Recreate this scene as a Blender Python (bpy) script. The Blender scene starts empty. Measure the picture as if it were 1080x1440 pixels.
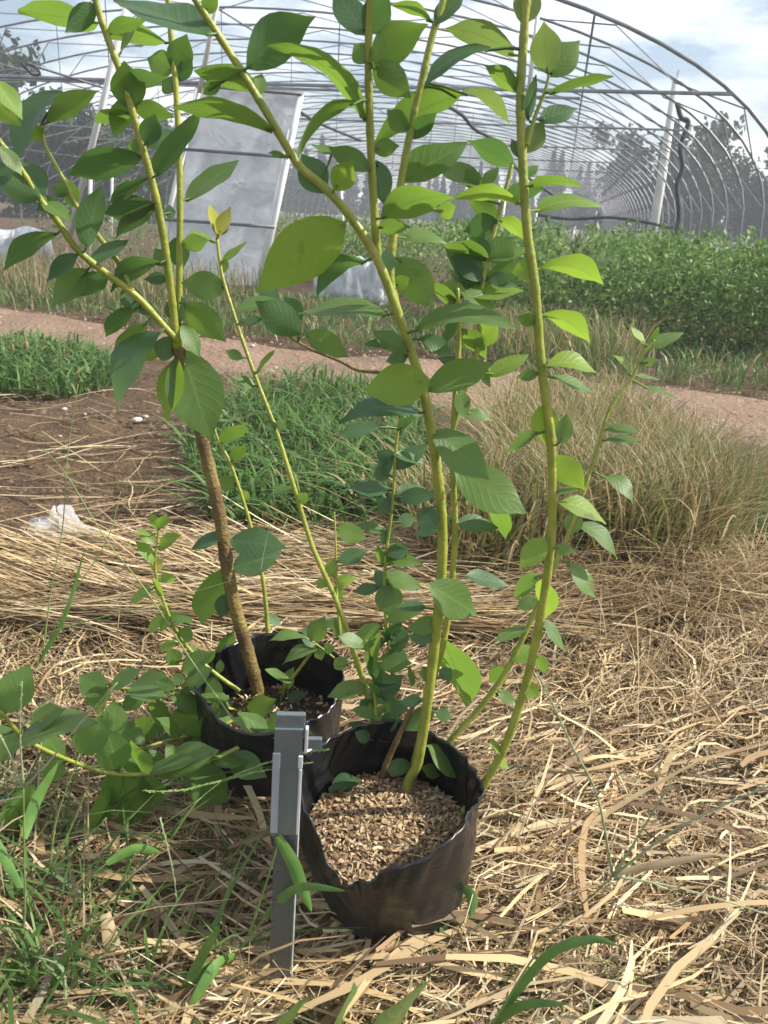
import bpy, math, random
import numpy as np
random.seed(7); RNG = np.random.default_rng(11)
S = bpy.context.scene
COL = S.collection
# ------------------------------------------------------------------ camera
CAM_H, PITCH, ROLL, FPX = 0.57, math.radians(21.2), math.radians(3.5), 1080.0
Fv = np.array([0, math.cos(PITCH), -math.sin(PITCH)]); R0 = np.array([1., 0, 0]); U0 = np.cross(R0, Fv)
Rv = R0*math.cos(ROLL)+U0*math.sin(ROLL); Uv = U0*math.cos(ROLL)-R0*math.sin(ROLL)
CP = np.array([0, 0, CAM_H])
cam = bpy.data.cameras.new('camera'); cam_o = bpy.data.objects.new('camera', cam); COL.objects.link(cam_o)
from mathutils import Matrix, Vector
m = Matrix.Identity(4)
for i in range(3):
    m[i][0], m[i][1], m[i][2], m[i][3] = Rv[i], Uv[i], -Fv[i], CP[i]
cam_o.matrix_world = m
cam.sensor_fit = 'VERTICAL'; cam.sensor_height = 36; cam.sensor_width = 27; cam.lens = 27
cam.clip_start = 0.02; cam.clip_end = 2000
cam.dof.use_dof = True; cam.dof.focus_distance = 0.8; cam.dof.aperture_fstop = 18
S.camera = cam_o
# ------------------------------------------------------------------ light
SUN_EL, SUN_AZ = math.radians(41), math.radians(84)      # azimuth measured from +Y towards +X
w = bpy.data.worlds.new('World'); S.world = w; w.use_nodes = True
nt = w.node_tree; nt.nodes.clear()
out = nt.nodes.new('ShaderNodeOutputWorld'); bg = nt.nodes.new('ShaderNodeBackground')
sky = nt.nodes.new('ShaderNodeTexSky'); sky.sky_type = 'NISHITA'; sky.sun_disc = False
sky.sun_elevation = SUN_EL; sky.sun_rotation = SUN_AZ; sky.air_density = 1.0; sky.dust_density = 2.0
tc = nt.nodes.new('ShaderNodeTexCoord'); mp = nt.nodes.new('ShaderNodeMapping'); mp.inputs['Scale'].default_value = (1, 1, 3.2)
nz = nt.nodes.new('ShaderNodeTexNoise'); nz.inputs['Scale'].default_value = 2.6; nz.inputs['Detail'].default_value = 9; nz.inputs['Roughness'].default_value = .62
cr = nt.nodes.new('ShaderNodeValToRGB'); cr.color_ramp.elements[0].position = .45; cr.color_ramp.elements[1].position = .68
mx = nt.nodes.new('ShaderNodeMix'); mx.data_type = 'RGBA'; mx.inputs[7].default_value = (11.6, 11.8, 12.0, 1)
L = nt.links.new
L(tc.outputs['Generated'], mp.inputs[0]); L(mp.outputs[0], nz.inputs['Vector']); L(nz.outputs[0], cr.inputs[0])
L(cr.outputs[0], mx.inputs[0]); L(sky.outputs[0], mx.inputs[6]); L(mx.outputs[2], bg.inputs[0])
bg.inputs[1].default_value = 0.11; L(bg.outputs[0], out.inputs[0])
sun = bpy.data.lights.new('sun', 'SUN'); sun.energy = 5.0; sun.angle = math.radians(.6); sun.color = (1, .95, .86)
sun_o = bpy.data.objects.new('sun', sun); COL.objects.link(sun_o)
sd = Vector((math.sin(SUN_AZ)*math.cos(SUN_EL), math.cos(SUN_AZ)*math.cos(SUN_EL), math.sin(SUN_EL)))
sun_o.rotation_euler = sd.to_track_quat('Z', 'Y').to_euler()
S.view_settings.view_transform = 'Standard'; S.view_settings.look = 'None'; S.view_settings.gamma = 1
S.view_settings.use_curve_mapping = False; S.view_settings.exposure = 0.6
S.render.engine = 'CYCLES'; S.cycles.use_denoising = True
S.cycles.max_bounces = 6; S.cycles.transparent_max_bounces = 8; S.cycles.volume_bounces = 0
# ------------------------------------------------------------------ geometry helpers
def ray(x, y): return Fv+(x-540)/FPX*Rv-(y-720)/FPX*Uv
def PY(x, y, Y):
    v = ray(x, y); return CP+v*(Y/v[1])
def G(x, y, z=0.0):
    v = ray(x, y); return CP+v*((z-CAM_H)/v[2])
def proj(q):
    v = np.asarray(q)-CP; d = v@Fv; return np.array([540+FPX*(v@Rv)/d, 720-FPX*(v@Uv)/d]), d
def nrm(v): return v/max(1e-9, np.linalg.norm(v))
def gz(x, y):   # gentle ground relief
    return .012*np.sin(x*2.1+.4)*np.cos(y*1.7)+.008*np.sin(x*5.3-y*4.1+1)
def link(name, me, mat=None, parent=None, **props):
    o = bpy.data.objects.new(name, me); COL.objects.link(o)
    if mat is not None and me is not None: me.materials.append(mat)
    if parent is not None: o.parent = parent
    for k, v in props.items(): o[k] = v
    return o
def empty(name, loc, label, category, group=None):
    o = bpy.data.objects.new(name, None); COL.objects.link(o); o.location = loc; o.empty_display_size = .02
    o['label'] = label; o['category'] = category
    if group: o['group'] = group
    return o
def child(name, me, mat, parent, **props):
    """link a mesh given in world coordinates under an Empty placed at the thing's base"""
    o = link(name, me, mat, None, **props); o.parent = parent
    root = parent; off = Vector((0, 0, 0))
    while root is not None: off += root.location; root = root.parent
    o.location = -off; 
    return o
class MB:
    def __init__(s): s.v = []; s.f = []; s.uv = None
    def add(s, vs, fs):
        n = len(s.v); s.v += [tuple(map(float, q)) for q in vs]; s.f += [tuple(i+n for i in f) for f in fs]
    def box(s, c, x, y, z):
        c, x, y, z = map(np.asarray, (c, x, y, z))
        vs = [c+i*x+j*y+k*z for k in (-1, 1) for j in (-1, 1) for i in (-1, 1)]
        s.add(vs, [(0, 2, 3, 1), (4, 5, 7, 6), (0, 1, 5, 4), (2, 6, 7, 3), (0, 4, 6, 2), (1, 3, 7, 5)])
    def tube(s, pts, rad, n=6, cap=True):
        pts = [np.asarray(p, float) for p in pts]; k = len(pts)
        rad = [rad]*k if np.isscalar(rad) else rad
        vs = []; ref = None
        for i in range(k):
            t = nrm(pts[min(i+1, k-1)]-pts[max(i-1, 0)])
            if ref is None: ref = nrm(np.cross(t, [0, 0, 1] if abs(t[2]) < .9 else [1, 0, 0]))
            ref = nrm(ref-t*(ref@t)); b = np.cross(t, ref)
            for j in range(n):
                a = 2*math.pi*j/n; vs.append(pts[i]+rad[i]*(math.cos(a)*ref+math.sin(a)*b))
        fs = [(i*n+j, i*n+(j+1) % n, (i+1)*n+(j+1) % n, (i+1)*n+j) for i in range(k-1) for j in range(n)]
        if cap: fs += [tuple(reversed(range(n))), tuple(range((k-1)*n, k*n))]
        s.add(vs, fs)
    def mesh(s, name, smooth=False):
        me = bpy.data.meshes.new(name); me.from_pydata(s.v, [], s.f); me.update()
        if smooth: me.polygons.foreach_set('use_smooth', [True]*len(me.polygons))
        return me
def spline(pts, n=10):
    pts = [np.asarray(p, float) for p in pts]
    if len(pts) < 3: return [pts[0]+(pts[-1]-pts[0])*t for t in np.linspace(0, 1, n+1)]
    q = [2*pts[0]-pts[1]]+pts+[2*pts[-1]-pts[-2]]; o = []
    for i in range(1, len(q)-2):
        a, b, c, d = q[i-1:i+3]
        for k in range(n):
            t = k/n
            o.append(.5*((2*b)+(c-a)*t+(2*a-5*b+4*c-d)*t*t+(-a+3*b-3*c+d)*t**3))
    o.append(pts[-1]); return o
def fast_mesh(name, V, Q, col=None, smooth=False):
    """V (n,3), Q (m,4) index arrays, col (n,3) per vertex"""
    me = bpy.data.meshes.new(name)
    V = np.asarray(V, np.float32); Q = np.asarray(Q, np.int32)
    me.vertices.add(len(V)); me.vertices.foreach_set('co', V.ravel())
    me.loops.add(Q.size); me.loops.foreach_set('vertex_index', Q.ravel())
    me.polygons.add(len(Q)); me.polygons.foreach_set('loop_start', np.arange(0, Q.size, Q.shape[1], dtype=np.int32))
    try: me.polygons.foreach_set('loop_total', np.full(len(Q), Q.shape[1], np.int32))
    except Exception: pass
    if smooth: me.polygons.foreach_set('use_smooth', np.ones(len(Q), bool))
    me.update(calc_edges=True); me.validate()
    if col is not None:
        a = me.attributes.new('col', 'FLOAT_COLOR', 'POINT')
        a.data.foreach_set('color', np.concatenate([col, np.ones((len(col), 1))], 1).astype(np.float32).ravel())
    return me
def ribbons(P, W, col, name):
    """P (n,k,3) centre lines, W (n,k,3) half-width vectors, col (n,k,3)"""
    n, k, _ = P.shape
    V = np.stack([P-W, P+W], 2).reshape(n*k*2, 3)
    base = (np.arange(n)*k*2)[:, None]+(np.arange(k-1)*2)[None, :]
    Q = np.stack([base, base+1, base+3, base+2], -1).reshape(-1, 4)
    C = np.repeat(col.reshape(n*k, 3), 2, 0)
    return fast_mesh(name, V, Q, C)
# ------------------------------------------------------------------ materials
def new_mat(name):
    mt = bpy.data.materials.new(name); mt.use_nodes = True; t = mt.node_tree
    return mt, t, t.nodes['Principled BSDF'], t.links.new
def noise_mat(name, c1, c2, scale=20, rough=.8, bump=.0, bscale=None, detail=6, metal=0, spec=.5, coord='Object'):
    mt, t, b, lk = new_mat(name)
    tcn = t.nodes.new('ShaderNodeTexCoord'); n = t.nodes.new('ShaderNodeTexNoise'); n.inputs['Scale'].default_value = scale; n.inputs['Detail'].default_value = detail
    r = t.nodes.new('ShaderNodeValToRGB'); r.color_ramp.elements[0].color = (*c1, 1); r.color_ramp.elements[1].color = (*c2, 1)
    r.color_ramp.elements[0].position = .3; r.color_ramp.elements[1].position = .7
    lk(tcn.outputs[coord], n.inputs['Vector']); lk(n.outputs[0], r.inputs[0]); lk(r.outputs[0], b.inputs['Base Color'])
    b.inputs['Roughness'].default_value = rough; b.inputs['Metallic'].default_value = metal; b.inputs['Specular IOR Level'].default_value = spec
    if bump:
        n2 = t.nodes.new('ShaderNodeTexNoise'); n2.inputs['Scale'].default_value = bscale or scale*3; n2.inputs['Detail'].default_value = 8
        lk(tcn.outputs[coord], n2.inputs['Vector'])
        bp = t.nodes.new('ShaderNodeBump'); bp.inputs['Strength'].default_value = bump; bp.inputs['Distance'].default_value = .02
        lk(n2.outputs[0], bp.inputs['Height']); lk(bp.outputs[0], b.inputs['Normal'])
    return mt
def attr_mat(name, rough=.6, transl=0.0, spec=.3):
    mt, t, b, lk = new_mat(name)
    a = t.nodes.new('ShaderNodeAttribute'); a.attribute_name = 'col'
    lk(a.outputs['Color'], b.inputs['Base Color']); b.inputs['Roughness'].default_value = rough; b.inputs['Specular IOR Level'].default_value = spec
    if transl:
        tr = t.nodes.new('ShaderNodeBsdfTranslucent'); lk(a.outputs['Color'], tr.inputs[0])
        ms = t.nodes.new('ShaderNodeMixShader'); ms.inputs[0].default_value = transl
        o = t.nodes['Material Output']; lk(b.outputs[0], ms.inputs[1]); lk(tr.outputs[0], ms.inputs[2]); lk(ms.outputs[0], o.inputs[0])
    return mt
def leaf_mat(name, c1, c2, ctr, transl=.38, rough=.42):
    mt, t, b, lk = new_mat(name)
    uv = t.nodes.new('ShaderNodeUVMap'); uv.uv_map = 'leaf'
    sp = t.nodes.new('ShaderNodeSeparateXYZ'); lk(uv.outputs[0], sp.inputs[0])
    oi = t.nodes.new('ShaderNodeObjectInfo')
    tcn = t.nodes.new('ShaderNodeTexCoord'); n = t.nodes.new('ShaderNodeTexNoise'); n.inputs['Scale'].default_value = 48; n.inputs['Detail'].default_value = 7
    lk(tcn.outputs['Object'], n.inputs['Vector'])
    def math_(op, a, bb=None, c=None):
        q = t.nodes.new('ShaderNodeMath'); q.operation = op
        for i, v in enumerate((a, bb, c)):
            if v is None: continue
            if isinstance(v, (int, float)): q.inputs[i].default_value = v
            else: lk(v, q.inputs[i])
        return q.outputs[0]
    ad = math_('ADD', math_('MULTIPLY', n.outputs[0], .85), math_('MULTIPLY', oi.outputs['Random'], .5))
    r = t.nodes.new('ShaderNodeValToRGB'); r.color_ramp.elements[0].color = (*c1, 1); r.color_ramp.elements[1].color = (*c2, 1)
    r.color_ramp.elements[0].position = .3; r.color_ramp.elements[1].position = .95
    lk(ad, r.inputs[0])
    # veins: midrib at v=0, side veins run forward from it
    av = math_('ABSOLUTE', sp.outputs[1])
    mid = math_('LESS_THAN', av, .05)
    ph = math_('SUBTRACT', math_('MULTIPLY', sp.outputs[0], 8), math_('MULTIPLY', av, 2.2))
    fr = math_('ABSOLUTE', math_('SUBTRACT', math_('FRACT', ph), .5))
    side = math_('SMOOTH_MIN', math_('MULTIPLY', fr, 5), 1.0, .3)
    vn = math_('MAXIMUM', math_('MULTIPLY', mid, .55), math_('MULTIPLY', math_('SUBTRACT', 1, side), .09))
    mx = t.nodes.new('ShaderNodeMix'); mx.data_type = 'RGBA'; lk(vn, mx.inputs[0]); lk(r.outputs[0], mx.inputs[6])
    mx.inputs[7].default_value = (min(1, c2[0]*1.7), min(1, c2[1]*1.5), c2[2]*1.6, 1)
    # older leaves carry a few brown specks
    sk = t.nodes.new('ShaderNodeTexNoise'); sk.inputs['Scale'].default_value = 55; lk(tcn.outputs['Object'], sk.inputs['Vector'])
    skm = t.nodes.new('ShaderNodeMapRange'); skm.inputs[1].default_value = .67; skm.inputs[2].default_value = .71; skm.inputs[4].default_value = .7; lk(sk.outputs[0], skm.inputs[0])
    mk = t.nodes.new('ShaderNodeMix'); mk.data_type = 'RGBA'; lk(skm.outputs[0], mk.inputs[0]); lk(mx.outputs[2], mk.inputs[6]); mk.inputs[7].default_value = (.10, .075, .02, 1)
    lk(mk.outputs[2], b.inputs['Base Color']); rv = t.nodes.new('ShaderNodeMapRange'); rv.inputs[3].default_value = rough-.1; rv.inputs[4].default_value = rough+.28; rn = t.nodes.new('ShaderNodeTexNoise'); rn.inputs['Scale'].default_value = 38; lk(tcn.outputs['Object'], rn.inputs['Vector']); lk(rn.outputs[0], rv.inputs[0]); lk(rv.outputs[0], b.inputs['Roughness']); b.inputs['Specular IOR Level'].default_value = .55
    bp = t.nodes.new('ShaderNodeBump'); bp.inputs['Strength'].default_value = .16; bp.inputs['Distance'].default_value = .001
    lk(math_('ADD', side, math_('MULTIPLY', n.outputs[0], .6)), bp.inputs['Height']); lk(bp.outputs[0], b.inputs['Normal'])
    tr = t.nodes.new('ShaderNodeBsdfTranslucent')
    mt2 = t.nodes.new('ShaderNodeMix'); mt2.data_type = 'RGBA'; lk(vn, mt2.inputs[0]); mt2.inputs[6].default_value = (*ctr, 1); mt2.inputs[7].default_value = (ctr[0]*.55, ctr[1]*.6, ctr[2]*.5, 1)
    lk(mt2.outputs[2], tr.inputs[0])
    ms = t.nodes.new('ShaderNodeMixShader'); ms.inputs[0].default_value = transl
    lk(b.outputs[0], ms.inputs[1]); lk(tr.outputs[0], ms.inputs[2]); lk(ms.outputs[0], t.nodes['Material Output'].inputs[0])
    return mt
M = {}
M['d'] = leaf_mat('leaf_dark', (.042, .098, .042), (.082, .160, .062), (.14, .29, .05), .36, .34)
M['m'] = leaf_mat('leaf_green', (.072, .145, .036), (.130, .220, .052), (.24, .41, .05), .42, .37)
M['y'] = leaf_mat('leaf_young', (.13, .24, .03), (.22, .33, .045), (.36, .55, .06), .45, .42)
M['Y'] = leaf_mat('leaf_tip', (.30, .34, .06), (.42, .40, .09), (.60, .58, .12), .42, .45)
M['p'] = leaf_mat('leaf_pale', (.12, .20, .05), (.19, .27, .08), (.26, .38, .08), .35, .45)
M['stem'] = noise_mat('green_stem', (.20, .25, .03), (.36, .36, .06), 60, .42, .15, 300)
M['wood'] = noise_mat('woody_stem', (.10, .048, .024), (.25, .19, .05), 30, .6, .35, 260)
M['straw'] = attr_mat('straw', .62, .12, .35)
M['grass'] = attr_mat('grass', .5, .35, .3)
M['foliage'] = attr_mat('foliage', .5, .3, .3)
# ------------------------------------------------------------------ ground and road
RN = np.array([3.64, -1.26, 0]); RN /= np.linalg.norm(RN); RP = np.array([-RN[1], RN[0], 0])   # road direction and its normal (away)
RFAR = float(np.array([-.5, 3.55, 0])@RP); RNEAR = float(np.array([-.26, 2.78, 0])@RP)
def road_t(x, y): return (x*RP[0]+y*RP[1])
def axis(lo, hi, n, p=2.2):
    t = np.linspace(-1, 1, n); return np.sign(t)*np.abs(t)**p*np.where(t < 0, -lo, hi)
gx = axis(-140, 140, 240, 3.0); gy = axis(-40, 150, 260, 3.2)+1.6
X, Y = np.meshgrid(gx, gy)
rt = road_t(X, Y); near = np.exp(-((X/7)**2+((Y-2)/6)**2))
Z = gz(X, Y)*near-.03*np.exp(-(((rt-(RFAR+RNEAR)/2)/.40)**4))*(np.abs(X) < 30)-.004+.006*np.sin(X*9+Y*4)*np.sin(Y*11-X*3)*near
nx, ny = len(gx), len(gy)
V = np.stack([X, Y, Z], -1).reshape(-1, 3)
I = np.arange(nx*ny).reshape(ny, nx)
Q = np.stack([I[:-1, :-1], I[:-1, 1:], I[1:, 1:], I[1:, :-1]], -1).reshape(-1, 4)
soil = noise_mat('soil', (.060, .038, .022), (.135, .088, .052), 9, .95, .9, 60, 10, spec=.2)
link('ground', fast_mesh('ground', V, Q, smooth=True), soil, kind='structure')
dirt = noise_mat('packed_dirt', (.195, .130, .090), (.275, .190, .135), 2.6, .95, .9, 38, 10, spec=.2)
us = np.concatenate([np.linspace(-30, -5, 20), np.linspace(-4.9, 4.9, 160), np.linspace(5, 30, 20)]); vs = np.linspace(0, 1, 22)
Vr = []
for u in us:
    e1 = -.06+.05*math.sin(u*2.3)+.03*math.sin(u*6.1+1); e2 = .06+.05*math.sin(u*1.9+2)+.03*math.sin(u*5.3)
    for v in vs:
        t = RNEAR+e1+(RFAR+e2-RNEAR-e1)*v
        q = RN*u+RP*t
        rut = -.012*math.exp(-((v-.3)/.1)**2)-.010*math.exp(-((v-.72)/.1)**2)
        crown = .012*math.sin(math.pi*v)
        Vr.append((q[0], q[1], gz(q[0], q[1])*math.exp(-((q[0]/7)**2+((q[1]-2)/6)**2))-.004+rut*.6+crown+.003*math.sin(u*17+v*9)+-.05*max(0, abs(v-.5)-.34)**1.3*6-.006))
nu, nv = len(us), len(vs); I = np.arange(nu*nv).reshape(nu, nv)
Q = np.stack([I[:-1, :-1], I[1:, :-1], I[1:, 1:], I[:-1, 1:]], -1).reshape(-1, 4)
link('dirt_road', fast_mesh('dirt_road', Vr, Q, smooth=True), dirt, kind='structure')
# grit on the road
m_ = 5200; u = RNG.uniform(-4.5, 2.5, m_); t = RNG.uniform(RNEAR-.05, RFAR+.05, m_); cen = RN[None]*u[:, None]+RP[None]*t[:, None]; cen[:, 2] = gz(cen[:, 0], cen[:, 1])*np.exp(-((cen[:, 0]/7)**2+((cen[:, 1]-2)/6)**2))+.004
sz = (.002+.007*RNG.random(m_)**4)[:, None, None]; tet = np.array([[-1, -.7, -.3], [1, -.6, -.3], [.1, 1, -.3], [.1, 0, .8]])[None]*RNG.uniform(.6, 1.2, (m_, 4, 3))
Vg = (cen[:, None]+tet*sz).reshape(-1, 3); Tg = (np.arange(m_)*4)[:, None, None]+np.array([[0, 1, 3], [1, 2, 3], [2, 0, 3]])[None]
cg = np.array([.24, .165, .115])*RNG.uniform(.55, 1.7, (m_, 1)); o = link('road_grit', fast_mesh('road_grit', Vg, Tg.reshape(-1, 3), np.repeat(cg, 4, 0)), attr_mat('grit', .9), kind='stuff'); o['label'] = 'fine grit and crumbs of earth on the dirt road'; o['category'] = 'grit'
m_ = 4200; cen = np.array([G(a, b) for a, b in zip(RNG.uniform(-250, 560, m_), RNG.uniform(520, 790, m_))]); cen[:, 2] = gz(cen[:, 0], cen[:, 1])-.002
sz = (.002+.011*RNG.random(m_)**4)[:, None, None]; Vg = (cen[:, None]+(np.array([[-1, -.7, -.3], [1, -.6, -.3], [.1, 1, -.3], [.1, 0, .8]])[None]*RNG.uniform(.6, 1.2, (m_, 4, 3)))*sz).reshape(-1, 3); Tg = (np.arange(m_)*4)[:, None, None]+np.array([[0, 1, 3], [1, 2, 3], [2, 0, 3]])[None]
cg = np.array([.125, .082, .05])*RNG.uniform(.5, 1.7, (m_, 1)); o = link('soil_crumbs', fast_mesh('soil_crumbs', Vg, Tg.reshape(-1, 3), np.repeat(cg, 4, 0)), bpy.data.materials['grit'], kind='stuff'); o['label'] = 'loose crumbs of dark earth on the bare soil patch'; o['category'] = 'soil'
# pebbles lying on the soil and the road
pm = noise_mat('pebble', (.42, .38, .32), (.62, .58, .5), 30, .8, .2)
peb = []
for i, (px, py, s) in enumerate([(205, 594, 9), (193, 600, 14), (91, 581, 8), (85, 623, 6), (243, 645, 6), (145, 549, 6), (455, 485, 7), (355, 485, 8), (1043, 640, 8), (1020, 628, 7), (965, 606, 7), (930, 590, 6), (388, 513, 5), (217, 650, 5), (120, 590, 5), (1000, 600, 6)]):
    g = G(px, py); d = proj(g)[1]; r = s*.5*d/FPX
    mb = MB(); n = 7
    for k, (zz, rr) in enumerate(((-.5, .6), (.1, 1), (.6, .7))):
        mb.v += [(r*rr*(1.3*math.cos(a*2*math.pi/n))*random.uniform(.85, 1.1), r*rr*math.sin(a*2*math.pi/n)*random.uniform(.85, 1.1), r*zz*.8) for a in range(n)]
    mb.v.append((0, 0, r*.7))
    mb.f += [(k*n+j, k*n+(j+1) % n, (k+1)*n+(j+1) % n, (k+1)*n+j) for k in range(2) for j in range(n)]+[(2*n+j, 2*n+(j+1) % n, 3*n) for j in range(n)]+[tuple(reversed(range(n)))]
    o = link('pebble', mb.mesh('pebble', True), pm); o.location = (g[0], g[1], gz(g[0], g[1])+r*.3-.004); o.rotation_euler.z = random.uniform(0, 3)
    o['category'] = 'stone'; o['group'] = 'pale pebbles'
    o['label'] = 'small pale stone lying on the dirt road' if py < 545 or px > 800 else 'small pale stone lying on the bare brown soil'
# ------------------------------------------------------------------ straw
def straw_field(name, pts, ang, L, wid, lift, col, K=6, label=None, roll=.6, wob=.25, cat='straw', sag=.0):
    n = len(pts); t = np.linspace(-.5, .5, K)[None, :, None]
    d = np.stack([np.cos(ang), np.sin(ang), RNG.normal(0, .16, n)], -1)[:, None, :]
    s = np.stack([-np.sin(ang), np.cos(ang), np.zeros(n)], -1)[:, None, :]
    b1 = RNG.normal(0, wob, n)[:, None, None]; b2 = RNG.normal(0, wob*.6, n)[:, None, None]
    Lx = L[:, None, None]
    P = pts[:, None, :]+d*t*Lx+s*(b1*(t*t-.08)+b2*np.sin(t*7)*.15)*Lx
    P[..., 2] += (lift[:, None]+RNG.normal(0, .14, n)[:, None]*(t[..., 0]**2-.1)*L[:, None]-sag*(t[..., 0]**2)*L[:, None])
    P[..., 2] = np.maximum(P[..., 2], gz(P[..., 0], P[..., 1])+.001)
    ro = RNG.normal(0, roll, n)
    taper = np.array([.7, 1, 1, 1, .8, .35]) if K == 6 else np.linspace(1, .4, K)
    W = (s*np.cos(ro)[:, None, None]+np.array([0, 0, 1.])*np.sin(ro)[:, None, None])*wid[:, None, None]*taper[None, :, None]
    patch_tone = .86+.16*np.sin(pts[:, 0]*17+2*np.sin(pts[:, 1]*9))*np.sin(pts[:, 1]*14+pts[:, 0]*5)+.10*np.sin(pts[:, 0]*41-pts[:, 1]*33)  # straw gets darker and lighter in patches by position
    C = np.repeat(col[:, None, :]*patch_tone[:, None, None], K, 1)*(1+RNG.normal(0, .07, (n, K, 1)))
    o = link(name, ribbons(P, W, np.clip(C, .01, .9), name), M['straw'], kind='stuff'); o['label'] = label; o['category'] = cat
    return o
def straw_cols(n, bright=1.0):
    pal = np.array([[.48, .35, .185], [.57, .45, .26], [.38, .255, .125], [.64, .54, .35], [.28, .18, .085], [.45, .36, .22], [.15, .095, .05]])
    c = pal[RNG.choice(len(pal), n, p=[.22, .18, .17, .11, .14, .09, .09])]
    return c*RNG.uniform(.85, 1.25, (n, 1))*bright
def in_soil(p):  # bare patch beside the road
    return ((p[:, 0]+.62)/.72)**2+((p[:, 1]-1.78)/.62)**2 < 1
def sample_px(n, x0, x1, y0, y1):
    xs = RNG.uniform(x0, x1, n); ys = RNG.uniform(y0, y1, n)
    out = np.array([G(a, b) for a, b in zip(xs, ys)]); return out, np.stack([xs, ys], 1)
def ang_field(p):
    return .55*np.sin(p[:, 0]*4.1+1.0)+.5*np.cos(p[:, 1]*5.2+p[:, 0]*3)
# (1) carpet close to the camera, more of it where it is close
pts, px = sample_px(30000, -260, 1340, 690, 1700)
keep = ~in_soil(pts); pts = pts[keep]; n = len(pts)
dd = np.hypot(pts[:, 0], pts[:, 1]); sc = np.clip(dd/.7, .75, 2.2)
ang = ang_field(pts)+RNG.normal(0, .55, n)+np.where(pts[:, 0] > .12, .35, 0)
straw_field('straw_mulch', pts, ang, RNG.uniform(.05, .20, n)*np.sqrt(sc), (.0003+.0012*RNG.random(n)**1.6)*np.sqrt(sc), gz(pts[:, 0], pts[:, 1])+RNG.beta(1.2, 2.4, n)*.034*(1+.5*np.sin(pts[:, 0]*13)*np.cos(pts[:, 1]*11))+.002, straw_cols(n), wob=.5, label='pale dry straw mulch spread over the ground round the bags')
# crossing stems with any direction, fine
pts, px = sample_px(17000, -260, 1340, 700, 1650); keep = ~in_soil(pts); pts = pts[keep]; n = len(pts)
dd = np.hypot(pts[:, 0], pts[:, 1]); sc = np.clip(dd/.7, .75, 2.2)
straw_field('straw_litter', pts, RNG.uniform(0, 6.28, n), RNG.uniform(.02, .10, n)*np.sqrt(sc), (.0003+.0012*RNG.random(n)**1.6)*np.sqrt(sc), gz(pts[:, 0], pts[:, 1])+RNG.uniform(.0, .03, n), straw_cols(n, .9), label='short broken straw litter tangled in the mulch', wob=.6)
# combed band of straw lying sideways behind the bags
pts, px = sample_px(5200, -200, 760, 795, 905); n = len(pts)
straw_field('combed_straw', pts, RNG.normal(-.10, .10, n), RNG.uniform(.14, .36, n), RNG.uniform(.0007, .0017, n), gz(pts[:, 0], pts[:, 1])+.018+RNG.uniform(0, .03, n), straw_cols(n, 1.08), label='combed sheaf of long pale straw lying sideways behind the bags', wob=.06, roll=.5)
# broad flattened stalks on the right and in front
pts, px = sample_px(260, 420, 1300, 960, 1500); n = len(pts)
straw_field('reed_litter', pts, RNG.normal(.45, .45, n), RNG.uniform(.09, .24, n), RNG.uniform(.0012, .0034, n), gz(pts[:, 0], pts[:, 1])+RNG.uniform(.014, .04, n), straw_cols(n, 1.12), label='broad flattened reed stalks scattered over the straw', wob=.25, roll=.5)
pts, px = sample_px(260, -100, 420, 1130, 1500); n = len(pts)
straw_field('dark_reed_litter', pts, RNG.normal(.1, .9, n), RNG.uniform(.06, .17, n), RNG.uniform(.0018, .0038, n), gz(pts[:, 0], pts[:, 1])+RNG.uniform(.008, .035, n), straw_cols(n, .8), label='brown broken reed pieces between the low grass and the caliper', wob=.15, roll=.4)
# sparse straw over the bare soil
pts, px = sample_px(620, -250, 620, 545, 790); n = len(pts)
straw_field('scattered_straw', pts, RNG.normal(.25, .5, n), RNG.uniform(.05, .26, n), RNG.uniform(.0006, .0018, n), gz(pts[:, 0], pts[:, 1])+RNG.uniform(.002, .02, n), straw_cols(n, .85), label='loose straw strands scattered over the bare brown soil', wob=.15)
# ------------------------------------------------------------------ grass
def blades(name, roots, H, wid, lean, col_lo, col_hi, label, K=6, mat='grass', dry=0.0, wind=None, cat='grass', curl=1.0):
    n = len(roots); t = np.linspace(0, 1, K)[None, :, None]
    az = RNG.uniform(0, 6.28, n)
    d = np.stack([np.cos(az), np.sin(az), np.zeros(n)], -1)
    if wind is not None: d = d+np.asarray(wind)[None, :]
    ln = (np.abs(RNG.normal(0, 1, n))*lean)[:, None, None]*H[:, None, None]
    P = roots[:, None, :]+d[:, None, :]*ln*(t**1.8)+np.array([0, 0, 1.])*H[:, None, None]*(t-.42*curl*np.clip(lean*1.2, 0, 1)*t**3)
    P[..., 2] = np.maximum(P[..., 2], gz(P[..., 0], P[..., 1])+.002)
    s = np.stack([-np.sin(az), np.cos(az), np.zeros(n)], -1)
    tw = RNG.normal(0, .6, n)[:, None]
    s = s*np.cos(tw)+d*np.sin(tw)*.6
    tap = np.array([.55, .95, 1, .85, .55, .06])[None, :, None] if K == 6 else np.linspace(1, .08, K)[None, :, None]
    W = s[:, None, :]*wid[:, None, None]*tap
    mixv = RNG.random((n, 1))
    c = np.asarray(col_lo)[None]*(1-mixv)+np.asarray(col_hi)[None]*mixv
    isdry = RNG.random(n) < dry
    c[isdry] = straw_cols(int(isdry.sum()), .9)
    C = np.repeat(c[:, None, :], K, 1)
    o = link(name, ribbons(P, W, C, name), M[mat], kind='stuff'); o['label'] = label; o['category'] = cat
    return o
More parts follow.
